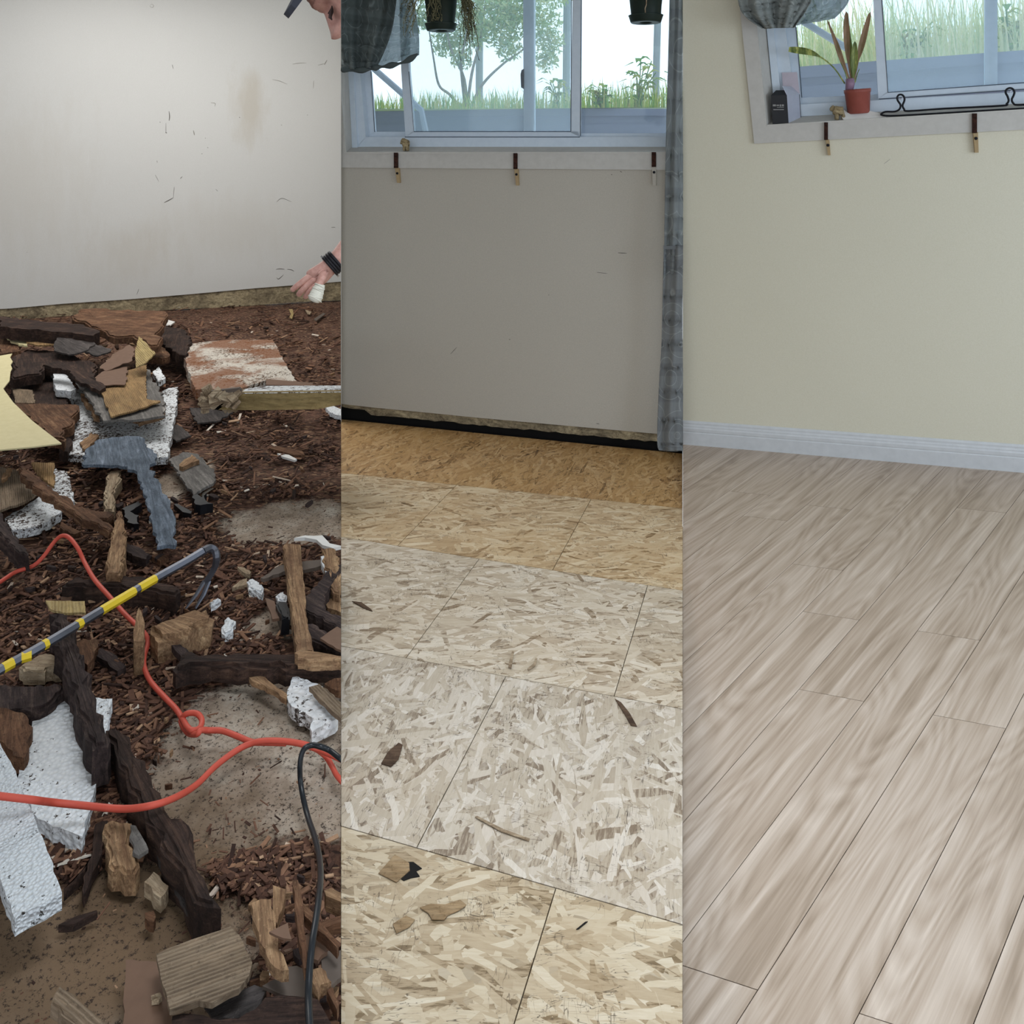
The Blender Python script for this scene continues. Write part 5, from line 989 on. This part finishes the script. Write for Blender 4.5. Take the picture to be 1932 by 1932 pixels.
P_('wood_chip', 'reddish flat chip at the right edge above the ribbed strip', 'chip', 'br', .06, .02, [(612, 1290), (622, 1284), (650, 1276), (650, 1304), (626, 1299)], jag=.008)
P_('wood_chip', 'grey chip at the left end of the long horizontal beam', 'chip', 'dk2', .06, .02, [(322, 1215), (334, 1209), (357, 1230), (343, 1241)], jag=.004)
P_('rotten_chunk', 'rotten yellow-brown wood chunk under the orange cord, lower left', 'wood', 'tn', .05, .05, [(200, 1552), (215, 1544), (248, 1546), (246, 1575), (255, 1598), (263, 1628), (255, 1642), (235, 1644), (213, 1638), (205, 1605), (203, 1580)], jag=.015, bev=.006)
P_('grey_bark', 'grey bark bit against the rotten yellow-brown chunk', 'bark', 'gtile', .06, .02, [(246, 1556), (260, 1565), (276, 1592), (280, 1602), (262, 1614), (250, 1608), (244, 1580)], jag=.012)
P_('wood_block', 'pale weathered wood block beside the dark vinyl strip', 'block', 'lt', .04, .03, [(272, 1664), (290, 1645), (300, 1652), (318, 1672), (303, 1694)], jag=.006)
P_('wood_chip', 'small red-brown chip below the pale weathered block', 'chip', 'br', .03, .02, [(273, 1722), (290, 1718), (294, 1730), (290, 1740), (274, 1732)], jag=.006)
P_('wood_splinter', 'forked dark splinter left of the rotten yellow-brown chunk', 'splinter', 'dk', .03, .025, [(180, 1555), (203, 1548), (200, 1575), (188, 1620), (170, 1660), (158, 1690), (155, 1678), (165, 1630), (120, 1678), (160, 1640), (176, 1600)], jag=.006)
P_('wood_splinter', 'thin dark splinter pair lying on the tan floor, lower left', 'splinter', 'dk', .02, .015, [(110, 1745), (145, 1728), (182, 1717), (184, 1720), (150, 1738), (140, 1743)], jag=.003)
P_('ribbed_tile', 'large corrugated tan tile with rounded right side at the bottom of the dirt floor', 'tile', 'ribg', .10, .02, [(295, 1800), (320, 1788), (360, 1773), (435, 1747), (452, 1765), (462, 1790), (476, 1816), (470, 1840), (450, 1866), (400, 1892), (375, 1888), (345, 1898), (320, 1904), (308, 1860)], jag=.004)
P_('hardboard_tile', 'smooth brown tile under the left side of the corrugated tile', 'tile', 'bb', .05, .02, [(237, 1811), (262, 1813), (296, 1815), (305, 1860), (322, 1905), (330, 1950), (232, 1950), (234, 1870)], jag=.004)
P_('wood_curl', 'tiny curled shaving on the smooth brown tile', 'shaving', 'lt', .06, .008, [(285, 1878), (302, 1872), (306, 1880), (300, 1886), (286, 1888), (300, 1881)])
P_('grooved_board', 'grooved tan slat at the bottom left', 'slat', 'ribg', .07, .05, [(112, 1858), (122, 1866), (160, 1896), (225, 1945), (155, 1945), (95, 1893)], jag=.006, bev=.004)
P_('grey_tile', 'thin dark grey tile with pale rim below the corrugated tile', 'tile', 'gdark', .06, .012, [(385, 1898), (450, 1870), (480, 1858), (503, 1866), (490, 1895), (470, 1915), (440, 1922), (400, 1920)], jag=.003)
P_('wood_tile', 'dark wood-grain tile with torn pale upper edge at the bottom edge', 'tile', 'dk', .08, .012, [(325, 1917), (345, 1912), (385, 1916), (400, 1922), (450, 1922), (480, 1905), (500, 1882), (530, 1876), (570, 1882), (600, 1886), (632, 1950), (322, 1950)], jag=.006)
P_('hardboard_scrap', 'flat grey tile right of the dark grey rimmed tile', 'tile', 'bg', .07, .015, [(495, 1860), (525, 1845), (530, 1825), (560, 1822), (590, 1835), (608, 1868), (575, 1882), (530, 1876)], jag=.005)
P_('wood_strip', 'broad tan strip, uppermost left in the pile by the black cable', 'strip', 'tn', .12, .02, [(474, 1704), (492, 1696), (512, 1697), (520, 1735), (525, 1790), (545, 1830), (520, 1826), (500, 1790), (482, 1745)], jag=.008, tilt=(0, .1))
P_('wood_strip', 'knotty tan strip right of the broad tan strip', 'strip', 'tn', .11, .02, [(515, 1670), (527, 1674), (539, 1678), (534, 1712), (523, 1745), (517, 1730)], jag=.006)
P_('wood_strip', 'tan triangle lying across the broad tan strip', 'strip', 'bb', .145, .012, [(508, 1758), (543, 1741), (550, 1772), (535, 1770)], jag=.002)
P_('wood_strip', 'long narrow brown stick standing in the pile left of the black cable', 'strip', 'br', .13, .02, [(552, 1660), (562, 1660), (570, 1700), (575, 1760), (582, 1825), (574, 1828), (562, 1760), (556, 1700)], jag=.004)
P_('wood_strip', 'brown stick slanting down to the right behind the black cable', 'strip', 'br', .12, .02, [(570, 1705), (582, 1712), (610, 1745), (640, 1780), (636, 1788), (600, 1755), (575, 1728)], jag=.004)
P_('wood_strip', 'orange-brown split piece at the right edge by the black cable', 'strip', 'tn', .11, .03, [(612, 1680), (625, 1675), (650, 1690), (650, 1705), (615, 1690)], jag=.008)
P_('wood_slab', 'brown flat slab under the black cable at the pile', 'slab', 'bb', .09, .02, [(575, 1765), (605, 1752), (618, 1795), (600, 1812), (582, 1805)], jag=.006)
P_('wood_slab', 'dark slab at the right edge of the pile, below the brown flat slab', 'slab', 'bg', .08, .02, [(605, 1800), (650, 1790), (650, 1840), (625, 1860), (608, 1838)], jag=.008)
P_('wood_slab', 'tan chip fan under the black cable at the bottom', 'slab', 'tn', .09, .02, [(585, 1830), (605, 1825), (618, 1845), (625, 1852), (605, 1858), (600, 1872)], jag=.01)
P_('wood_strip', 'narrow brown stick at the lower right corner of the dirt floor', 'strip', 'br', .08, .02, [(617, 1868), (628, 1862), (640, 1890), (636, 1905)], jag=.006)
P_('wood_strip', 'horizontal brown stick above the lower right corner of the dirt floor', 'strip', 'br', .09, .02, [(590, 1745), (650, 1725), (650, 1738), (596, 1757)], jag=.006)
# medium pieces in the pile near the cable & in the middle, each its own thing
random.seed(21)
zones = [((470, 1640), (640, 1930), 42, 'pieces in the chip heap by the black cable', 'broken brown wood piece in the heap beside the black cable', 26),
         ((330, 880), (640, 1240), 34, 'loose chips on the middle of the dirt floor', 'loose brown wood chip on the dirt between pry bar and lifted board', 16),
         ((10, 860), (330, 1240), 40, 'loose chips on the left of the dirt floor', 'loose brown wood chip on the dirt around the orange cord bend', 17),
         ((200, 1180), (330, 1480), 22, 'loose chips between beams and cord', 'loose brown wood chip between rotten beams and orange cord', 12),
         ((320, 590), (640, 900), 24, 'small chips on the far dirt', 'small brown chip on the dark dirt by the far wall', 9),
         ((0, 640), (320, 720), 26, 'scraps in the far pile', 'dark brown scrap jumbled in the far pile', 22)]
for (a, b, n, grp, lab, s) in zones:
    for i in range(n):
        x = random.uniform(a[0], b[0]); y = random.uniform(a[1], b[1]); an = random.uniform(-.9, .9)+random.choice((0, 1.57, 0)); L_ = s*random.uniform(.5, 1.3); w_ = L_*random.uniform(.2, .5); fs = .62
        q = []
        for (u_, v_) in ((-1, -.8), (-.2, -1.1), (.9, -.7), (1, .5), (.2, 1), (-.9, .8)):
            dx, dy = u_*L_*.5*random.uniform(.8, 1.1), v_*w_*.5*random.uniform(.8, 1.1); q.append((x+dx*math.cos(an)-dy*math.sin(an), y+(dx*math.sin(an)+dy*math.cos(an))*fs))
        far = 'far pile' in grp
        P_('wood_chip', lab, 'chip', random.choice(['br', 'dk', 'bb', 'tn', 'dk2', 'br']), (.06 if far else .0)+random.uniform(.018, .035 if s < 18 else .06), (.012 if s < 18 else .012), q, group=grp, seed=i+3, tilt=(random.uniform(-.15, .15), random.uniform(-.15, .15)))
# uncountable litter : crumbs, splinters
bm = bmesh.new(); random.seed(77)
def bare(x, y):
    for (px, py, rx, ry) in PATCH:
        p = F(px, py)
        if ((x-p.x)/rx)**2+((y-p.y)/ry)**2 < 1.0: return True
    return False
cnt = 0
while cnt < 27000:
    px, py = random.uniform(-260, 650), 575+1400*random.random()**.8; p = F(px, py, .0)
    if p.x < -5.5 or p.x > SL*p.y-.02: continue
    if bare(p.x, p.y) and random.random() < .96: continue
    if py > 1640 and px < 330 and random.random() < .85: continue
    cl_ = noise.noise(Vector((p.x*4, p.y*4, 9)))
    if random.random() > .55+cl_: continue
    s = random.uniform(.003, .011)*(1+.16*p.y)*.6; ln = random.choice((1, 1.5, 2.5, 5))
    if bare(p.x, p.y): s *= .4
    az = random.random()*3.14; tl = random.uniform(-.35, .35); U_ = Vector((math.cos(az)*math.cos(tl), math.sin(az)*math.cos(tl), math.sin(tl))); V_2 = Vector((-math.sin(az), math.cos(az), random.uniform(-.3, .3))).normalized(); W_2 = U_.cross(V_2)
    bxyz(bm, p+Vector((0, 0, random.uniform(.0, .014))), U_, V_2, W_2, s*ln, s*random.uniform(.3, .9), s*.22); cnt += 1
M['litter'] = m_island('litter', [(0, '30201a'), (.4, '50372c'), (.75, '6e4f3f'), (.93, '86654e'), (.98, 'ab8c70'), (1, 'd6cec2')])
o = obj('wood_litter', bm, M['litter'], clip='L'); tag(o, 'fine wood crumbs and splinters strewn over the dirt floor', 'wood litter', kind='stuff')
# ------------------------------------------------------------------ pry bar
e = empty('pry_bar', F(200, 1160, .1), 'hexagonal steel pry bar with worn yellow stripes and hooked claw', 'pry bar')
def H(x, y, z): return F(x, y, z)
path = [H(-40, 1287, .15), H(0, 1264, .15), H(90, 1213, .16), H(200, 1147, .16), H(300, 1088, .17), H(350, 1060, .18), H(383, 1040, .19)]
hook = [H(383, 1040, .19), H(396, 1034, .188), H(405, 1038, .18), H(409, 1050, .165), H(407, 1066, .13), H(399, 1082, .10), H(390, 1096, .075)]
def seg_tube(name, P, r, m, par, seg=6, smooth=False):
    bm = bmesh.new(); tube(bm, P, r, seg); return obj(name, bm, m, par, 'L', smooth)
Pp = crom(path, 5); seg_tube('shaft', Pp, .0125, M['barsteel'], e)
seg_tube('hook', crom(hook, 4), [.0125]*9+[.012]*8+[.011]*8, M['barsteel'], e, 6)
bm = bmesh.new()
for sx in (-.012, .012):
    a = crom(hook, 4)[-1]; tube(bm, [a+Vector((sx*.6, 0, 0)), a+Vector((sx*1.0-.012, -.03, -.03)), a+Vector((sx*1.3-.03, -.06, -.058))], [.009, .008, .004], 6, .6)
obj('claw', bm, M['barsteel'], e, 'L')
def sub(x0, x1):
    return [p for p in crom(path, 12) if x0 <= (CX+FPX*(p.x/p.y)) <= x1]
random.seed(2)
for (x0, x1) in ((186, 262), (262, 298), (138, 158), (80, 96), (2, 26), (36, 46)):
    Q = sub(x0, x1)
    if len(Q) < 2: Q = [Q[0], Q[0]+Vector((.02, .012, 0))] if Q else None
    if Q:
        bm = bmesh.new(); tube(bm, Q, .0131, 6); ob = obj('yellow_stripe', bm, M['yellow'], e, 'L')
        if ob: tag(ob, 'chipped yellow paint band')
# ------------------------------------------------------------------ cords
def cord(px, r, k=8): return crom([F(x, y, z_) for x, y, z_ in px], k)
e = empty('extension_cord', F(350, 1370, .02), 'bright orange rubber cord looping from the left edge through a knot to the right edge', 'cord')
seg_tube('upper_run', cord([(-140, 1130, .02), (-70, 1122, .03), (-20, 1108, .05), (0, 1098, .06), (30, 1079, .06), (62, 1068, .07), (82, 1050, .09), (102, 1023, .12), (117, 1011, .14), (131, 1015, .14), (147, 1035, .12), (160, 1062, .09), (178, 1093, .09), (205, 1124, .08), (235, 1158, .07), (262, 1184, .06), (276, 1200, .05), (279, 1215, .04), (272, 1240, .03), (273, 1262, .03), (285, 1287, .03), (310, 1315, .03), (332, 1338, .03), (345, 1358, .035), (352, 1370, .045), (362, 1378, .05), (376, 1374, .045), (381, 1360, .045), (374, 1348, .05), (362, 1345, .05), (350, 1348, .045), (342, 1358, .03), (346, 1372, .025), (357, 1384, .03), (372, 1385, .055), (379, 1378, .06), (395, 1378, .05), (420, 1379, .05), (450, 1390, .05), (475, 1400, .05), (500, 1401, .045), (540, 1402, .045)], .011), .0070, M['orange'], e, 10, True)
seg_tube('lower_run', cord([(-110, 1500, .12), (-20, 1500, .185), (0, 1502, .185), (60, 1509, .165), (100, 1514, .12), (150, 1519, .10), (230, 1526, .10), (285, 1520, .12), (330, 1505, .10), (370, 1481, .06), (405, 1447, .05), (440, 1420, .05), (470, 1404, .055), (500, 1398, .065), (540, 1399, .07), (575, 1405, .07), (600, 1414, .06), (625, 1424, .06), (665, 1442, .06)], .011), .0070, M['orange'], e, 10, True)
seg_tube('side_branch', cord([(560, 1401, .05), (595, 1413, .04), (615, 1428, .035), (627, 1447, .03), (637, 1465, .03), (665, 1495, .03)], .011), .0062, M['orange'], e, 10, True)
bm = bmesh.new(); tube(bm, cord([(670, 1452, .10), (643, 1432, .11), (622, 1416, .11), (605, 1409, .12), (590, 1406, .12), (576, 1411, .12), (569, 1424, .11), (566, 1445, .09), (567, 1475, .06), (573, 1510, .04), (582, 1545, .035), (594, 1580, .05), (602, 1615, .07), (605, 1650, .10), (602, 1690, .13), (596, 1735, .14), (589, 1780, .14), (584, 1830, .13), (582, 1880, .12), (584, 1932, .12), (588, 1980, .12)], .01), .0060, 12)
tag(obj('black_cable', bm, M['blackr'], clip='L', smooth=True), 'glossy black cable hanging over the orange cord and running to the bottom edge', 'cable')

# ------------------------------------------------------------------ loose flakes on the OSB
M['flake'] = m_wood('flake_tan', '6d563c', '9a8263', 'b8a283', .6, crumbs=.1); M['flaked'] = m_wood('flake_dark', '3d2e24', '5e4a3b', '7a6450', 1)
def FL_(label, px, z, m, th=.0015):
    bm = bmesh.new(); pts = [F(x, y, z) for x, y in px]; prism(bm, pts, Vector((0, 0, -th))); tag(obj('wood_flake', bm, M[m], clip='M'), label, 'wood flake')
FL_('curved tan flake, widest of the loose ones at the bottom of the strand board', [(792, 1712), (812, 1705), (840, 1706), (868, 1697), (880, 1707), (868, 1716), (845, 1726), (838, 1735), (815, 1734), (808, 1722)], .004, 'flake')
FL_('small tan flake left of the curved tan flake on the strand board', [(741, 1743), (766, 1727), (783, 1735), (772, 1748), (748, 1760)], .004, 'flake')
FL_('square brown flake beside a dark knot hole on the strand board', [(714, 1647), (745, 1612), (772, 1628), (773, 1642), (748, 1664)], .003, 'flake')
FL_('dark knot hole shape beside the square brown flake', [(768, 1626), (780, 1626), (796, 1638), (785, 1643), (792, 1653), (775, 1656), (762, 1661), (757, 1658), (774, 1643)], .002, 'dark')
FL_('thin black sliver right of the lowest strand board seam', [(1087, 1753), (1104, 1739), (1109, 1738), (1092, 1752)], .003, 'dark')
FL_('reddish brown flake left of the diagonal seam in the strand board', [(719, 1440), (732, 1418), (752, 1401), (760, 1405), (752, 1432), (738, 1446)], .003, 'flaked')
FL_('long brown flake below the upper seam at the right of the strand board', [(1160, 1318), (1172, 1325), (1188, 1345), (1202, 1370), (1190, 1368), (1180, 1350)], .003, 'flaked')
FL_('dark curved sliver near the left side of the strand board', [(664, 1134), (682, 1136), (700, 1149), (703, 1153), (684, 1146)], .003, 'flaked')
FL_('pale curled sliver standing near the upper seam of the strand board', [(960, 1250), (966, 1228), (970, 1229), (965, 1260), (959, 1259)], .006, 'lt')
FL_('pale bent sliver right of its straight twin on the strand board', [(1010, 1241), (1014, 1242), (1010, 1255), (997, 1264), (995, 1261), (1006, 1252)], .006, 'lt')
FL_('long pale sliver crossing the lower strand board sheet', [(896, 1541), (900, 1539), (950, 1564), (1000, 1582), (998, 1586), (945, 1568)], .004, 'lt')
